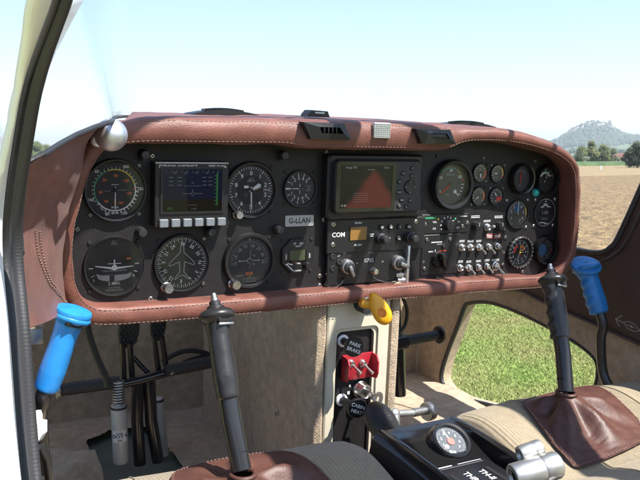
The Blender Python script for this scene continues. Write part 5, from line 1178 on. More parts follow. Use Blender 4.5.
# ------------------------------------------------------------------ pedals
ped_l = thing('rudder_pedals', 'black left rudder pedals with diamond pattern pads and ribbed foot bars in the footwell', 'rudder pedals', Matrix.Translation((-.2, .25, FZ)), 'rudder pedal assemblies'); o = ped_l.matrix_basis.translation.copy()
Q = lambda px, py, Y=.25: at(px, py, Y=Y) - o
def foot_bar(a, c, nm='foot_bar'):
    b = MB(); d = (c - a); n = 46; b.tube([a + d * (i / n) for i in range(n + 1)], [.0105 * (1 + .012 * math.sin(i * 1.7)) for i in range(n + 1)], 'bar_worn' if 'bar_worn' in MATS else (mat('bar_worn', (.03, .03, .03), .6, bump=.5, bscale=260, dirt=(.17, .16, .15), dscale=110, dlo=.60, dhi=.72) and 'bar_worn'), 16); ob = b.build(nm, ped_l, smooth=60)
    b = MB(); dn = d.normalized(); b.cyl(a - dn * .004, a, .0145, 'steel_dull'); b.build('end_washer', ob)
foot_bar(Q(59, 390), Q(119, 382)); foot_bar(Q(228, 359), Q(166, 371))
for (x, y, w, h, Y) in ((128, 331, 20, 34, .29), (157.5, 326, 15, 30, .30)):
    cc = Q(x, y, Y); k = (Y + 1.0) / 780 * 1.06; W, H = w * k, h * k
    outl = [(-W * .5, H * .5), (W * .5, H * .5), (W * .52, 0), (W * .42, -H * .34), (W * .18, -H * .5), (-W * .18, -H * .5), (-W * .42, -H * .34), (-W * .52, 0)][::-1]
    Kp = Matrix.Translation(cc) @ Matrix.Rotation(math.radians(12), 4, 'X') @ FACE; b = MB(); b.prism(outl, 0, .008, 'pedal_rubber' if 'pedal_rubber' in MATS else (mat('pedal_rubber', (.018, .025, .027), .5) and 'pedal_rubber'), .002, Kp)
    for i in range(-3, 4):
        for j in range(-4, 5):
            u, v = i * .0085 + (j % 2) * .00425, j * .006
            if abs(u) < W * .40 and -H * .36 < v < H * .48: b.add([(u - .0034, v, .008), (u, v - .0026, .008), (u + .0034, v, .008), (u, v + .0026, .008), (u, v, .0102)], [(0, 1, 4), (1, 2, 4), (2, 3, 4), (3, 0, 4)], 'pedal_rubber', Kp)
    b.build('pedal_pad', ped_l, smooth=20)
mat('arm_black', (.015, .015, .017), .25, coat=.4)
for pts, r in (([(122, 343), (123.5, 368), (124, 387)], .0050), ([(130, 343), (131.5, 368), (133, 386)], .0050), ([(154, 337), (157, 360), (159, 374)], .0048), ([(162, 337), (165, 358), (167, 372)], .0048)):
    b = MB(); b.tube([Q(px, py, .27) for px, py in pts], r, 'arm_black', 12); b.build('pedal_arm', ped_l)
for pts, r in (([(138, 380), (137, 420), (140, 464)], .0105), ([(149, 375), (151, 420), (158, 461)], .0110)):
    b = MB(); b.tube([Q(px, py, .27) for px, py in pts], r, 'arm_black', 16); b.build('pedal_post', ped_l)
b = MB(); b.tube([Q(118, 385, .26), Q(140, 380, .26), Q(168, 372, .26)], .0078, 'arm_black', 14); b.build('cross_tube', ped_l)
b = MB(); b.tube([Q(133, 357, .29), Q(145, 370, .28), Q(152, 376, .27)], .0045, 'arm_black', 10); b.build('linkage', ped_l)
for px, py in ((118, 386), (171, 371.5)):
    b = MB(); p = Q(px, py, .245); b.lathe([(.0050, 0), (.0050, .004), (.0028, .005), (.0026, .009), (0, .009)], 'steel', 12, Matrix.Translation(p) @ FACE); b.build('bolt', ped_l)
# brake cylinders
def cylinder(px0, py0, px1, py1, r, Y, label, lab, spring):
    a, c = at(px0, py0, Y=Y), at(px1, py1, Y=Y); t = thing('brake_cylinder', label, 'brake cylinder', Matrix.Translation(c), 'brake cylinders behind the pedals'); d = (a - c); L = d.length; K = d.to_track_quat('Z', 'Y').to_matrix().to_4x4()
    b = MB(); b.lathe([(0, 0), (r * .9, 0), (r, .003), (r, L * .93), (r * .96, L * .95), (r * .96, L), (r * .6, L + .002), (0, L + .002)], 'cyl_alloy' if 'cyl_alloy' in MATS else (mat('cyl_alloy', (.42, .43, .43), .45, metal=.35, var=.08, vscale=40) and 'cyl_alloy'), 32, K); b.build('barrel', t)
    b = MB(); b.lathe([(r * 1.04, L * .95), (r * 1.04, L * .985), (r * .5, L * .99)], 'dark_metal', 32, K); b.build('cap', t)
    if spring:
        b = MB(); top = at(118.5, 381, Y=Y) - c; b.tube([d, top], .0035, 'steel_dull', 10); b.build('piston_rod', t)
        b = MB(); n = 90; ax = (top - d); u = ax.orthogonal().normalized(); w = ax.normalized().cross(u); b.tube([d + ax * (i / n) + (u * math.cos(i * .62) + w * math.sin(i * .62)) * .0085 for i in range(n + 1)], .0016, 'steel_dull', 6); b.build('spring', t)
    if lab:
        # curved white label with lettering
        vw = (EYE - c); vw = (vw - d.normalized() * vw.dot(d.normalized())).normalized(); s = d.normalized().cross(vw) * -1
        s = d.normalized().cross(vw); b = MB(); n = 14; z0, z1 = L * .40, L * .60; vs = []; fs = []
        for i in range(n + 1):
            q = -.95 + 1.9 * i / n
            for z in (z0, z1): vs.append(tuple((vw * math.cos(q) + s * math.sin(q)) * (r + .0004) + d.normalized() * z))
        for i in range(n): fs.append((2 * i, 2 * i + 2, 2 * i + 3, 2 * i + 1))
        b.add(vs, fs, 'label_white' if 'label_white' in MATS else (mat('label_white', (.55, .55, .53), .6) and 'label_white'))
        for txt, zz, sz in (('DOT 4', L * .50, .0085), ('brake', L * .56, .0045), ('fluid', L * .435, .0045)):
            tv, tf = text_mesh(txt); b.add([tuple((vw * math.cos(-x * sz / r * -1) + s * math.sin(x * sz / r)) * (r + .0009) + d.normalized() * (zz + y * sz)) for x, y, _ in tv], tf, 'void_black')
        b.build('label', t, smooth=80)
cylinder(118.5, 405, 121, 462, .0132, .24, 'silver brake fluid cylinder with a spring and a label, left of the pedal posts', True, True)
cylinder(158, 398, 163, 455, .0105, .33, 'silver brake cylinder partly hidden behind the right pedal post', False, False)
# right hand pedal stub
t = thing('rudder_pedals', 'dark right rudder pedal bar with an end disc, in the shade right of the pedestal', 'rudder pedals', Matrix.Translation((.35, .25, FZ)), 'rudder pedal assemblies'); o = t.matrix_basis.translation.copy()
q = lambda px, py, Y=.25: at(px, py, Y=Y) - o
b = MB(); a, c = q(404, 341), q(438, 335); d = c - a; b.tube([a + d * (i / 40) for i in range(41)], [.0105 * (1 + (.05 if i % 3 else -.03)) for i in range(41)], 'black_rubber', 16); b.build('foot_bar', t, smooth=60)
b = MB(); b.cyl(c, c + d.normalized() * .006, .0185, 'black_plastic', seg=28); b.cyl(c + d.normalized() * .006, c + d.normalized() * .008, .012, 'dark_metal'); b.build('end_disc', t)
b = MB(); b.tube([q(394, 300, .28), q(396, 325, .26), q(399, 350, .25), q(400, 395, .25)], .0125, 'arm_black', 14); b.build('pedal_post', t)
b = MB(); b.tube([q(390, 345), q(405, 341)], .016, 'arm_black', 14); b.build('hub', t)
b = MB(); b.tube(smooth_path([q(402, 296, .22), q(407, 310, .22), q(405, 325, .22), q(397, 335, .22)]), .0038, 'black_rubber', 8); b.build('cable', t)
# hoses
for pts, r, lab in (([(86, 318), (89, 335), (97, 358), (106, 378), (108, 386)], .0052, 'black hose hanging from the left end of the panel rim into the footwell'), ([(162, 362), (175, 354), (190, 350.5), (205, 353), (222, 360), (250, 370)], .0048, 'upper black hose arching behind the pedals towards the pedestal'), ([(166, 372), (185, 362), (203, 357), (220, 359), (250, 366)], .0042, 'lower black hose running along the right foot bar')):
    b = MB(); b.tube(smooth_path([at(px, py, Y=.12 if r > .005 else .33) for px, py in pts]), r, 'black_rubber', 12); single(b, 'rubber_hose', lab, 'hose', group='black rubber hoses in the footwell')
# ------------------------------------------------------------------ windscreen and roof
ws = thing('windscreen', 'large clear windscreen bubble over the hood with a white frame strip at its left', 'windscreen')
WB = [at(px, py, X=x) for px, py, x in [(16, 172, -.484), (28, 166, -.480), (40, 157, -.470), (52, 149, -.457), (64, 141.5, -.442), (78, 134, -.424), (95, 127, -.402), (110, 122.3, -.378)]]
base = smooth_path([Vector((-.497, -.50, .09))] + WB + [Vector(p) for p in [(-.20, .30, .172), (.06, .42, .172), (.3, .37, .165), (.48, .25, .11), (.575, .10, -.02), (.605, -.0, -.06), (.615, -.05, .0)]], 5)
base = resample(base, 50); top = []
for p in base:
    th = math.atan2((p.x - .06) / .56, (p.y + .62) / 1.0); top.append(Vector((.06 + .46 * math.sin(th), -.62 + .36 * math.cos(th), .47 + .17 * max(0, math.cos(th)) ** .7)))
def wsf(u, v):
    k = u * 49; i = min(48, int(k)); q = k - i; a = base[i].lerp(base[i + 1], q); c = top[i].lerp(top[i + 1], q); m_ = a.lerp(c, v); bulge = .07 * math.sin(PI * v); n = Vector(((m_.x - .06) / .5, (m_.y + .62) / .9, .35)).normalized(); return m_ + n * bulge
b = MB(); b.grid(wsf, 60, 24, 'windscreen_glass'); b.build('glass', ws, smooth=80)
b = MB(); b.tube([p for p in base[:46]], .0024, 'black_rubber', 8); b.build('base_seal', ws)
st = [(84, -30, 70, -30), (84, 0, 71, 0), (76, 14, 66, 14), (66, 33, 59, 33), (57, 52, 52, 52), (49, 74, 46, 74), (44, 90, 43, 90)]
vs = []; 
for xa_, ya_, xb_, yb_ in st:
    pa, pb = at(xa_, ya_, X=-.478), at(xb_, yb_, X=-.489); vs += [tuple(pa), tuple(pb), tuple(pb + Vector((-.004, .014, 0))), tuple(pa + Vector((-.004, .014, 0)))]
fs = []
for i in range(len(st) - 1):
    for k in range(4): j = (k + 1) % 4; fs.append((i * 4 + k, i * 4 + j, i * 4 + 4 + j, i * 4 + 4 + k))
b = MB(); b.add(vs, fs, 'white_paint'); b.build('white_frame_strip', ws, smooth=60)
# body sides under the windscreen so that no daylight enters between hood and skin
def skin(side):
    def f(u, v):
        k = u * 49; i = min(48, int(k)); q = k - i; a = base[i].lerp(base[i + 1], q) - Vector((0, 0, .006)); low_ = Vector((a.x * 1.02, a.y * 1.02 + .01, FZ + .0)); return a.lerp(low_, v)
    return f
def cowl(u, v):
    k = u * 49; i = min(48, int(k)); q = k - i; a = base[i].lerp(base[i + 1], q) - Vector((0, 0, .010)); c = Vector((min(.50, max(-.40, a.x * .9)), .05, .165)); return a.lerp(Vector((c.x, min(c.y, a.y), a.z * .2 + c.z * .8)), v)
b = MB()
def nose(u, v):
    k = (.10 + .66 * u) * 49; i = min(48, int(k)); q = k - i; a = base[i].lerp(base[i + 1], q) - Vector((0, 0, .012)); e = Vector((.06 + (a.x - .06) * 1.12, a.y + .10 + .1 * (1 - abs(a.x - .06)), a.z - .55)); return a.lerp(e, v) + Vector((0, .05 * math.sin(PI * v), 0))

# roof structure over the crew (out of view, placed to shade the hood and seats)
roof = thing('roof_frame', 'white cabin roof spine and window frames above the seats, with added unseen shade pieces', 'roof frame')
SUNP = Vector((.31, -.52, 1.0)).normalized()
def over(px, py, Y, z):
    p = at(px, py, Y=Y); t_ = (z - p.z) / SUNP.z; return p + SUNP * t_
ZR = .52
def bar_shadow(pts, w, m='white_paint', h=.02, nm='roof_bar', y_len=1.25, fwd=.12):
    """a roof member running fore and aft above the surveyed shadow on the hood"""
    c = over(*pts, ZR); b = MB(); b.box((c.x, c.y + fwd - y_len / 2, ZR + h / 2), (w, y_len, h), m, .006); b.build(nm, roof)
bar_shadow((343, 125, -.05), .050, nm='centre_spine')
bar_shadow((414, 130, -.05), .022); bar_shadow((507, 137, -.05), .009); bar_shadow((551, 150, -.05), .008)
b = MB(); b.box((.195, -.80, ZR + .016), (.20, .66, .018), 'white_paint', .006); b.build('seat_shade_panel', roof)  # added unseen panel, put here only to shade the left seat
b = MB(); b.box((.515, -.66, ZR + .012), (.045, .36, .02), 'white_paint', .006); b.build('boot_shade_rail', roof)  # added unseen rail that throws shade on the right stick boot
b = MB(); b.tube([Vector(p) + Vector((0, 0, .012)) for p in top], .012, 'white_paint', 10); b.build('windscreen_bow', roof)
for o in COCKPIT:
    pass
bpy.context.view_layer.update()
for o in COCKPIT: o.matrix_basis = A @ o.matrix_basis
# ------------------------------------------------------------------ outdoors (world frame, ground at z = 0)
def struct(name, mb, smooth=60, kind='structure'):
    o = mb.build(name, None, smooth); o['kind'] = kind; return o
mat('meadow', (.075, .10, .035), .95, col2=(.12, .12, .055), vscale=.02, detail=8)
mat('soil_grass', (.16, .23, .06), .95, col2=(.27, .24, .11), vscale=.9, detail=8, bump=.6, bscale=12, bdist=.04)
mat('stubble', (.29, .205, .10), .95, col2=(.095, .064, .034), vscale=3.2, detail=10, bump=1, bscale=9, bdist=.10, dirt=(.085, .066, .048), dscale=1.3, dlo=.54, dhi=.66)
mat('stubble_far', (.29, .22, .115), .95, col2=(.17, .125, .065), vscale=.7, detail=8, bump=.8, bscale=4, bdist=.10)
mat('crop_green', (.055, .095, .03), .95, var=.3, vscale=.6)
b = MB(); n = 96; rad = [0, 4, 10, 25, 60, 140, 300, 700, 1500, 3200, 7000]; vs = [(0, 0, 0)]; fs = []
for r in rad[1:]: vs += [(r * math.cos(2 * PI * i / n), r * math.sin(2 * PI * i / n), 0) for i in range(n)]
for i in range(n): fs.append((0, 1 + i, 1 + (i + 1) % n))
for k in range(len(rad) - 2):
    for i in range(n): j = (i + 1) % n; fs.append((1 + k * n + i, 1 + (k + 1) * n + i, 1 + (k + 1) * n + j, 1 + k * n + j))
b.add(vs, fs, 'meadow'); struct('ground', b)
# mown grass strip around the aircraft
b = MB(); b.add([(x, y, .004) for x, y in [(-14, -25), (22, -25), (22, 8.3), (-14, 8.3)]], [(0, 1, 2, 3)], 'soil_grass'); struct('grass_strip', b)
FY = 8.3
# stubble field ahead: displaced clods near, flat far
def quad_strip(name, p, m, z): b = MB(); b.add([(x, y, z) for x, y in p], [(0, 1, 2, 3)], m); return struct(name, b)
b = MB()
def stub(u, v):
    x = -12 + 92 * u; y = FY + 44 * v ** 1.5; p = Vector((x, y, 0)); return Vector((x, y, max(.005, .012 + .14 * (mnoise.noise(p * 1.3) + .6 * mnoise.noise(p * 4.1) + .6 * mnoise.noise(p * 9.0)) * min(1, v * 8) * max(.15, 1 - v))))
b.grid(stub, 520, 280, 'stubble'); struct('stubble_field', b, 50)
quad_strip('stubble_field_edge', [(-12, FY + 43.9), (160, FY + 43.9), (330, 118), (-12, 118)], 'stubble_far', .016)
quad_strip('harvested_field', [(-250, FY + 8), (-12.02, FY + 8), (-12.02, 118), (-250, 118)], 'stubble_far', .018)
# green crop strip with height
b = MB()
def crop(u, v): x = -100 + 560 * u; y = 118 + 34 * v + (3.5 * mnoise.noise(Vector((x * .07, 0, 8))) + 1.5 * mnoise.noise(Vector((x * .4, 0, 2)))) * (1 - v); e = min(1, v * 30) * min(1, (1 - v) * 30); return Vector((x, y, .02 + (.75 + .2 * mnoise.noise(Vector((x * .3, y * .3, 0))) + .2 * mnoise.noise(Vector((x * 1.1, y * 1.1, 4)))) * e))
b.grid(crop, 500, 40, 'crop_green'); struct('crop_field', b)
# grass blades near the aircraft, as seen through the right hand cut out
mat('grass_blade', (.22, .33, .07), .8, col2=(.33, .31, .13), vscale=.9, detail=8)
rng = np.random.default_rng(3)
NBL = 230000
_d0 = out_at(395, 1) - EYE_W; _d1 = out_at(660, 1) - EYE_W; _a0 = math.atan2(_d0.x, _d0.y); _a1 = math.atan2(_d1.x, _d1.y); _aa = rng.uniform(_a0, _a1, NBL); _dd = np.sqrt(rng.uniform(3.6 ** 2, 11.6 ** 2, NBL)); gx = EYE_W.x + _dd * np.sin(_aa); gy = EYE_W.y + _dd * np.cos(_aa); gy = np.where(gy > 8.5, 8.5 - rng.uniform(0, 6, NBL), gy)
dens = rng.uniform(0, 1, NBL)
h = rng.uniform(.012, .036, NBL); a = rng.uniform(0, 2 * PI, NBL); lean = rng.uniform(.2, 1.0, NBL) * h; w = rng.uniform(.0013, .0030, NBL)
base_p = np.stack([gx, gy, np.full(NBL, .002)], 1); tang = np.stack([np.cos(a), np.sin(a), 0 * a], 1); la = a + rng.uniform(.6, 2.4, NBL); ld = np.stack([np.cos(la), np.sin(la), 0 * a], 1)
V = np.empty((NBL, 4, 3)); V[:, 0] = base_p - tang * w[:, None]; V[:, 1] = base_p + tang * w[:, None]
midp = base_p + ld * (lean * .35)[:, None] + np.array([0, 0, 1]) * (h * .62)[:, None]; V[:, 2] = midp + tang * (w * .7)[:, None]; V[:, 3] = base_p + ld * lean[:, None] + np.array([0, 0, 1]) * h[:, None]
me = bpy.data.meshes.new('grass'); me.vertices.add(NBL * 4); me.vertices.foreach_set('co', V.reshape(-1))
idx = (np.arange(NBL)[:, None] * 4 + np.array([[0, 1, 2, 0, 2, 3]])).reshape(-1); me.loops.add(NBL * 6); me.loops.foreach_set('vertex_index', idx.astype(np.int32)); me.polygons.add(NBL * 2); me.polygons.foreach_set('loop_start', (np.arange(NBL * 2) * 3).astype(np.int32)); me.update(calc_edges=True); me.materials.append(MATS['grass_blade'])
g = bpy.data.objects.new('grass', me); COL.objects.link(g); g['kind'] = 'stuff'
# dry straw lying in the stubble and on the grass
NS = 9000; gx = rng.uniform(-4, 38, NS); gy = FY + 26 * rng.uniform(0, 1, NS) ** 1.5; a = rng.uniform(0, PI, NS); L_ = rng.uniform(.03, .12, NS); z0 = rng.uniform(.015, .06, NS)
V = np.empty((NS, 4, 3)); t_ = np.stack([np.cos(a), np.sin(a), rng.uniform(-.5, .9, NS)], 1) * L_[:, None]; s_ = np.stack([-np.sin(a), np.cos(a), 0 * a], 1) * .0035; p_ = np.stack([gx, gy, z0], 1)
V[:, 0] = p_ - s_; V[:, 1] = p_ + s_; V[:, 2] = p_ + t_ + s_; V[:, 3] = p_ + t_ - s_
me = bpy.data.meshes.new('straw'); me.vertices.add(NS * 4); me.vertices.foreach_set('co', V.reshape(-1)); me.loops.add(NS * 4); me.loops.foreach_set('vertex_index', np.arange(NS * 4, dtype=np.int32)); me.polygons.add(NS); me.polygons.foreach_set('loop_start', (np.arange(NS) * 4).astype(np.int32)); me.update(calc_edges=True)
mat('straw', (.31, .235, .125), .9, var=.3, vscale=3); me.materials.append(MATS['straw']); g = bpy.data.objects.new('straw', me); COL.objects.link(g); g['kind'] = 'stuff'
# ------------------------------------------------------------------ trees
mat('bark', (.09, .065, .045), .9, var=.3, vscale=8)
mat('leaf_mid', (.075, .11, .036), .8, col2=(.13, .155, .055), vscale=.35, detail=5)
mat('leaf_yellow', (.11, .14, .04), .8, col2=(.16, .18, .06), vscale=.35, detail=5)
mat('leaf_dark', (.05, .075, .03), .8, col2=(.085, .11, .042), vscale=.35, detail=5)
def tree(loc, h, wd, leaf, label, seedv, low=.12, nleaf=6500, group='trees at the far edge of the field'):
    rnd = random.Random(seedv); t = thing('tree', label, 'tree', Matrix.Translation(loc), group, cockpit=False)
    b = MB(); b.tube([(0, 0, -.2), (.05 * h * rnd.uniform(-.3, .3), 0, h * .3), (.04 * h * rnd.uniform(-1, 1), .0, h * .75)], [h * .028, h * .02, h * .006], 'bark', 8)
    for k in range(7):
        z = h * rnd.uniform(.25, .6); a = rnd.uniform(0, 6.28); b.tube([(0, 0, z), (math.cos(a) * wd * .2, math.sin(a) * wd * .2, z + h * .1), (math.cos(a) * wd * .38, math.sin(a) * wd * .38, z + h * .22)], [h * .011, h * .007, h * .003], 'bark', 6)
    b.build('trunk', t)
    b = MB(); cl = []
    for k in range(46):
        z = rnd.uniform(low, .97); prof = math.sin(PI * min(1, (z - low * .6) / (1.06 - low * .6)) ** .8) ; a = rnd.uniform(0, 6.28); r = wd * .42 * prof * rnd.uniform(.2, 1.0); cl.append((Vector((r * math.cos(a), r * math.sin(a), z * h)), wd * rnd.uniform(.10, .19)))
    vs = []; fs = []
    for k in range(nleaf):
        c, r = cl[rnd.randrange(len(cl))]; d = Vector((rnd.gauss(0, 1), rnd.gauss(0, 1), rnd.gauss(0, .8))).normalized() * r * rnd.uniform(.4, 1.05); p = c + d; s = h * rnd.uniform(.016, .032)
        u = Vector((rnd.gauss(0, 1), rnd.gauss(0, 1), rnd.gauss(0, 1))).normalized(); w_ = u.orthogonal().normalized(); o = len(vs); vs += [tuple(p + u * s), tuple(p + w_ * s * .7), tuple(p - u * s), tuple(p - w_ * s * .7)]; fs.append((o, o + 1, o + 2, o + 3))
    b.add(vs, fs, leaf); b.build('crown', t, smooth=0); return t
TR = [(578, 200, 5.4, 5.5, 'leaf_mid', 'low green bushy tree just right of the hood corner, beyond the field'), (587.5, 215, 7.4, 4.6, 'leaf_yellow', 'yellowish upright tree beyond the field, left of the paired one'), (592, 230, 5.2, 5, 'leaf_mid', 'small green tree filling the gap between the two yellowish trees'), (600, 220, 6.6, 6.2, 'leaf_yellow', 'broad yellow green tree beyond the field, left of the red roofed house'), (609, 235, 5.6, 4.6, 'leaf_mid', 'dark green round tree just left of the red roofed house'), (626, 150, 5.2, 3.8, 'leaf_dark', 'dark shaggy tree just right of the red roofed house'), (634, 150, 7.0, 6.5, 'leaf_dark', 'tall dark tree at the right edge of the picture'), (645, 150, 8.4, 7, 'leaf_dark', 'tallest dark tree cut by the right edge of the picture')]
for k, (px, dist, hh, ww, lf, lab) in enumerate(TR): tree(out_at(px, dist), hh * (.78 if dist > 180 else .64), ww * (.9 if dist > 180 else .8), lf, lab, 50 + k)
for k, (px, dist, hh, ww, lab) in enumerate([(30, 330, 5, 8, 'leftmost low hazy tree seen between the door seal and the hood'), (39, 320, 7.5, 9, 'tallest rounded hazy tree seen between the door seal and the hood'), (49, 340, 6.5, 9, 'hazy tree right of the tallest one beside the hood'), (58, 360, 5.5, 8, 'small hazy tree touching the hood outline at the left')]):
    tree(out_at(px, dist), hh, ww, 'leaf_mid', lab, 90 + k, group='trees on the left skyline')
# house with a red roof among the trees
hl = out_at(617, 260); t = thing('house', 'small house with a red roof and pale walls between the trees below the hill', 'house', Matrix.Translation(hl) @ Matrix.Rotation(-.5, 4, 'Z'), cockpit=False)
mat('roof_red', (.26, .13, .10), .8, var=.2, vscale=1.5); mat('plaster', (.55, .53, .48), .85, var=.08, vscale=.8)
b = MB(); b.box((0, 0, .8), (5, 4.5, 1.6), 'plaster'); b.build('wall', t)
b = MB(); b.prism([(-3, 0), (3, 0), (0, 1.7)], -2.8, 2.8, 'roof_red', 0, Matrix.Translation((0, 0, 1.55)) @ FACE); rf = b.build('roof', t, smooth=20); b = MB(); b.box((1.0, .8, 2.9), (.4, .4, .9), 'roof_red'); b.build('chimney', rf)
for x in (-1.5, 0, 1.5): b = MB(); b.box((x, -2.26, .9), (.6, .06, .7), 'void_black'); b.build('window', t)
b = MB(); b.box((0, 0, .2), (.18, .16, .4), 'white_paint', .04); b.box((0, 0, .46), (.26, .22, .16), 'white_paint', .05); single(b, 'marker_post', 'small white marker post at the edge of the crop strip', 'post', Matrix.Translation(out_at(598, 124)), cockpit=False)
# ------------------------------------------------------------------ hill
mat('hill_meadow', (.075, .115, .038), .95, col2=(.12, .14, .055), vscale=.006, detail=8)
HD = 2600.0
def hill_h(px):
    return .90 * np.interp(px, [380, 440, 500, 530, 548, 556, 561, 566, 571, 577, 583, 589, 595, 600, 605, 610, 616, 624, 634, 645, 665, 700, 760, 850],
                         [0, 2, 10, 22, 48, 60, 71, 84, 96, 104, 112, 118, 114, 112, 108, 94, 82, 73, 70, 66, 58, 40, 15, 0])
def hill_ref(px, dist): return out_at(px, dist)
b = MB()
def hill(u, v):
    px = 380 + 470 * u; dist = 1250 + 2500 * v; s = (dist - HD) / 1350.0
    prof = math.exp(-(s * 1.15) ** 2 * (1.0 if s < 0 else 1.6)); foot = .20 * max(0, min(1, (dist - 1250) / 700)) * max(0, 1 - abs(s) * .6)
    hm = float(hill_h(px)); core = max(0, min(1, 1 - abs(s) / .46)); k = (core * core * (3 - 2 * core)) * .72 + prof * .28
    z = hm * k + 30 * foot * min(1, max(0, (px - 430) / 90)) * (1 - k); p = out_at(px, dist)
    z += mnoise.noise(Vector((p.x * .006, p.y * .006, 1))) * 5 * min(1, hm / 40) + mnoise.noise(Vector((p.x * .02, p.y * .02, 3))) * 2.0 * min(1, hm / 40)
    return Vector((p.x, p.y, max(-1, z)))
b.grid(hill, 200, 120, 'hill_meadow'); struct('hill', b)
# limestone cliff near the top
mat('limestone', (.25, .225, .19), .9, var=.25, vscale=.05)
b = MB(); rnd = random.Random(5)
for px, top_, wd, hh in [(564, 120, 16, 12), (568, 150, 14, 10), (575, 170, 24, 16), (582, 170, 26, 15), (589, 170, 24, 20), (595, 168, 24, 14), (600, 150, 24, 20), (605, 130, 22, 16), (609, 110, 18, 10)]:
    u = (px - 380) / 470
    v = (HD - 95 - 1250) / 2500; c = hill(u, v); c.z -= hh * .55
    bm = bmesh.new(); bmesh.ops.create_icosphere(bm, subdivisions=3, radius=1)
    for vtx in bm.verts:
        n_ = mnoise.noise(vtx.co * 2.2 + Vector((px, 0, 0))) * .35 + mnoise.noise(vtx.co * 5 + Vector((px, 3, 0))) * .2; vtx.co *= (1 + n_); vtx.co = Vector((vtx.co.x * wd, vtx.co.y * 14, vtx.co.z * hh))
    bm.verts.index_update(); b.add([(v_.co + c)[:] for v_ in bm.verts], [[q.index for q in f.verts] for f in bm.faces], 'limestone'); bm.free()
struct('cliff', b, 30)
t = None
def ruin(px, dd, label, pieces):
    p = hill((px - 380) / 470, (dd - 1250) / 2500); t = thing('castle_ruin', label, 'ruin', Matrix.Translation(p) @ Matrix.Rotation(-.6, 4, 'Z'), 'ruins on the hill', cockpit=False)
    for nm, c, d in pieces: b = MB(); b.box(c, d, 'limestone', .3); b.build(nm, t)
ruin(602, HD - 40, 'pale ruined walls at the right shoulder of the hill top', [('wall', (0, 0, 5), (26, 5, 14)), ('wall', (-16, 2, 4), (10, 5, 10)), ('tower', (10, 1, 9), (7, 7, 20))])
ruin(567, HD - 60, 'small pale ruined tower at the left shoulder of the hill top', [('tower', (0, 0, 6), (7, 7, 16)), ('wall', (7, 1, 3), (10, 4, 9))])
# wood on the hill and hedges at its foot: one mass
mat('wood_leaf', (.040, .062, .026), .85, col2=(.065, .085, .035), vscale=.03, detail=5)
ico = bmesh.new(); bmesh.ops.create_icosphere(ico, subdivisions=1, radius=1); ico.verts.index_update(); IV = np.array([v.co[:] for v in ico.verts]); IF = np.array([[q.index for q in f.verts] for f in ico.faces]); ico.free()
P_ = []
while len(P_) < 5200:
    px = rnd.uniform(430, 760); dd = rnd.uniform(1900, 2900); u = (px - 380) / 470; v = (dd - 1250) / 2500
    z = hill(u, v); rel = z.z
    nz = mnoise.noise(Vector((z.x * .004, z.y * .004, 9)))
    lim = 32 + 16 * nz
    if rel > lim or (rel > 8 and nz > .38):
        if 564 < px < 611 and HD - 250 < dd < HD - 55 and rnd.random() < .88 and rel > 62: continue
        P_.append((z, rnd.uniform(3.5, 7.5)))
for k in range(900):                                # hedge lines at the foot
    row = rnd.choice([(1420, 1.0), (1620, 2.0), (1800, 3.0), (1350, .3)]); px = rnd.uniform(500, 700); dd = row[0] + 60 * math.sin(px * .05 * row[1]); 
    if mnoise.noise(Vector((px * .07, row[1] * 9, 0))) < .02: continue
    z = hill((px - 380) / 470, (dd + rnd.uniform(-14, 14) - 1250) / 2500); P_.append((z, rnd.uniform(2.5, 5)))
NV = len(IV); V = np.empty((len(P_) * NV, 3)); Fc = np.empty((len(P_) * len(IF), 3), dtype=np.int32)
for k, (p, r) in enumerate(P_):
    j = 1 + .5 * (rng.random((NV, 1)) - .5); V[k * NV:(k + 1) * NV] = IV * j * np.array([r, r, r * rnd.uniform(.9, 1.5)]) + np.array([p.x, p.y, p.z + r * .5]); Fc[k * len(IF):(k + 1) * len(IF)] = IF + k * NV
me = bpy.data.meshes.new('wood'); me.from_pydata(V.tolist(), [], Fc.tolist()); me.materials.append(MATS['wood_leaf']); o = bpy.data.objects.new('hill_wood', me); COL.objects.link(o); o['kind'] = 'stuff'
# low far ridge on the left skyline
b = MB()
def ridge(u, v): px = -250 + 560 * u; p = out_at(px, 2500 + 1200 * v); return Vector((p.x, p.y, -1 + (14 + 8 * mnoise.noise(Vector((px * .02, 0, 0)))) * math.sin(PI * v)))
b.grid(ridge, 80, 16, 'wood_leaf'); struct('far_ridge', b)
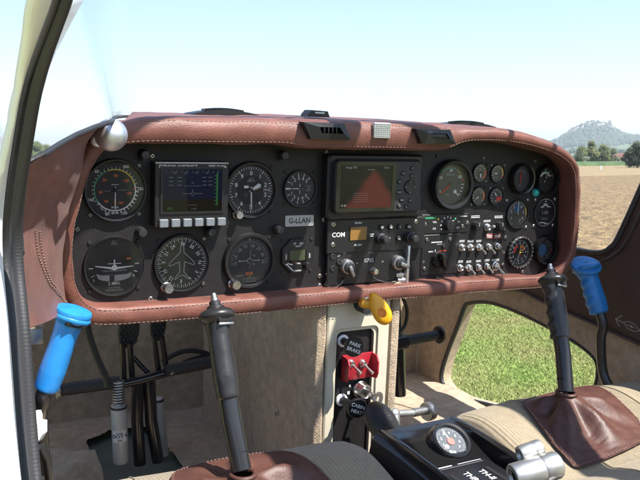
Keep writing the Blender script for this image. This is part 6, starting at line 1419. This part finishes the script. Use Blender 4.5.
# ------------------------------------------------------------------ air
hz = bpy.data.materials.new('haze'); hz.use_nodes = True; nt = hz.node_tree; nt.nodes.remove(nt.nodes['Principled BSDF']); pv = N(nt, 'ShaderNodeVolumePrincipled'); pv.inputs['Color'].default_value = (.80, .90, 1, 1); pv.inputs['Density'].default_value = HAZE = .00026; pv.inputs['Anisotropy'].default_value = .2
nt.links.new(pv.outputs['Volume'], nt.nodes['Material Output'].inputs['Volume'])
b = MB(); MATS['haze'] = hz; b.box((0, 0, 89), (15000, 15000, 182), 'haze'); o = struct('haze', b, 0, 'stuff')
# ------------------------------------------------------------------ light, sky, camera
SUN_W = (A.to_3x3() @ SUNP).normalized(); el = math.asin(SUN_W.z); az = math.atan2(SUN_W.x, SUN_W.y)      # azimuth clockwise from +Y
w = bpy.data.worlds.new('World'); S.world = w; w.use_nodes = True; nt = w.node_tree; bg = nt.nodes['Background']; sk = N(nt, 'ShaderNodeTexSky', sky_type='NISHITA'); sk.sun_disc = False; sk.sun_elevation = el; sk.sun_rotation = az; sk.air_density = 1.0; sk.dust_density = .7; sk.ozone_density = 1.0; sk.altitude = 400
nt.links.new(sk.outputs['Color'], bg.inputs['Color']); bg.inputs['Strength'].default_value = .108
L = bpy.data.lights.new('sun', 'SUN'); L.energy = 4.7; L.angle = math.radians(.53); L.color = (1, .955, .88); lo = bpy.data.objects.new('sun', L); COL.objects.link(lo); lo.rotation_euler = SUN_W.to_track_quat('Z', 'Y').to_euler()
cam = bpy.data.cameras.new('camera'); cam.sensor_width = 36; cam.lens = 36 * F; cam.clip_start = .02; cam.clip_end = 30000; co_ = bpy.data.objects.new('camera', cam); COL.objects.link(co_); co_.matrix_world = WCAM; S.camera = co_
S.view_settings.view_transform = 'Standard'; S.view_settings.look = 'None'; S.view_settings.exposure = 1.27; S.view_settings.gamma = 1; S.view_settings.use_curve_mapping = False
S.render.engine = 'CYCLES'; S.cycles.use_denoising = True; S.cycles.max_bounces = 8; S.cycles.transparent_max_bounces = 16; S.cycles.volume_bounces = 0; S.cycles.sample_clamp_indirect = 6
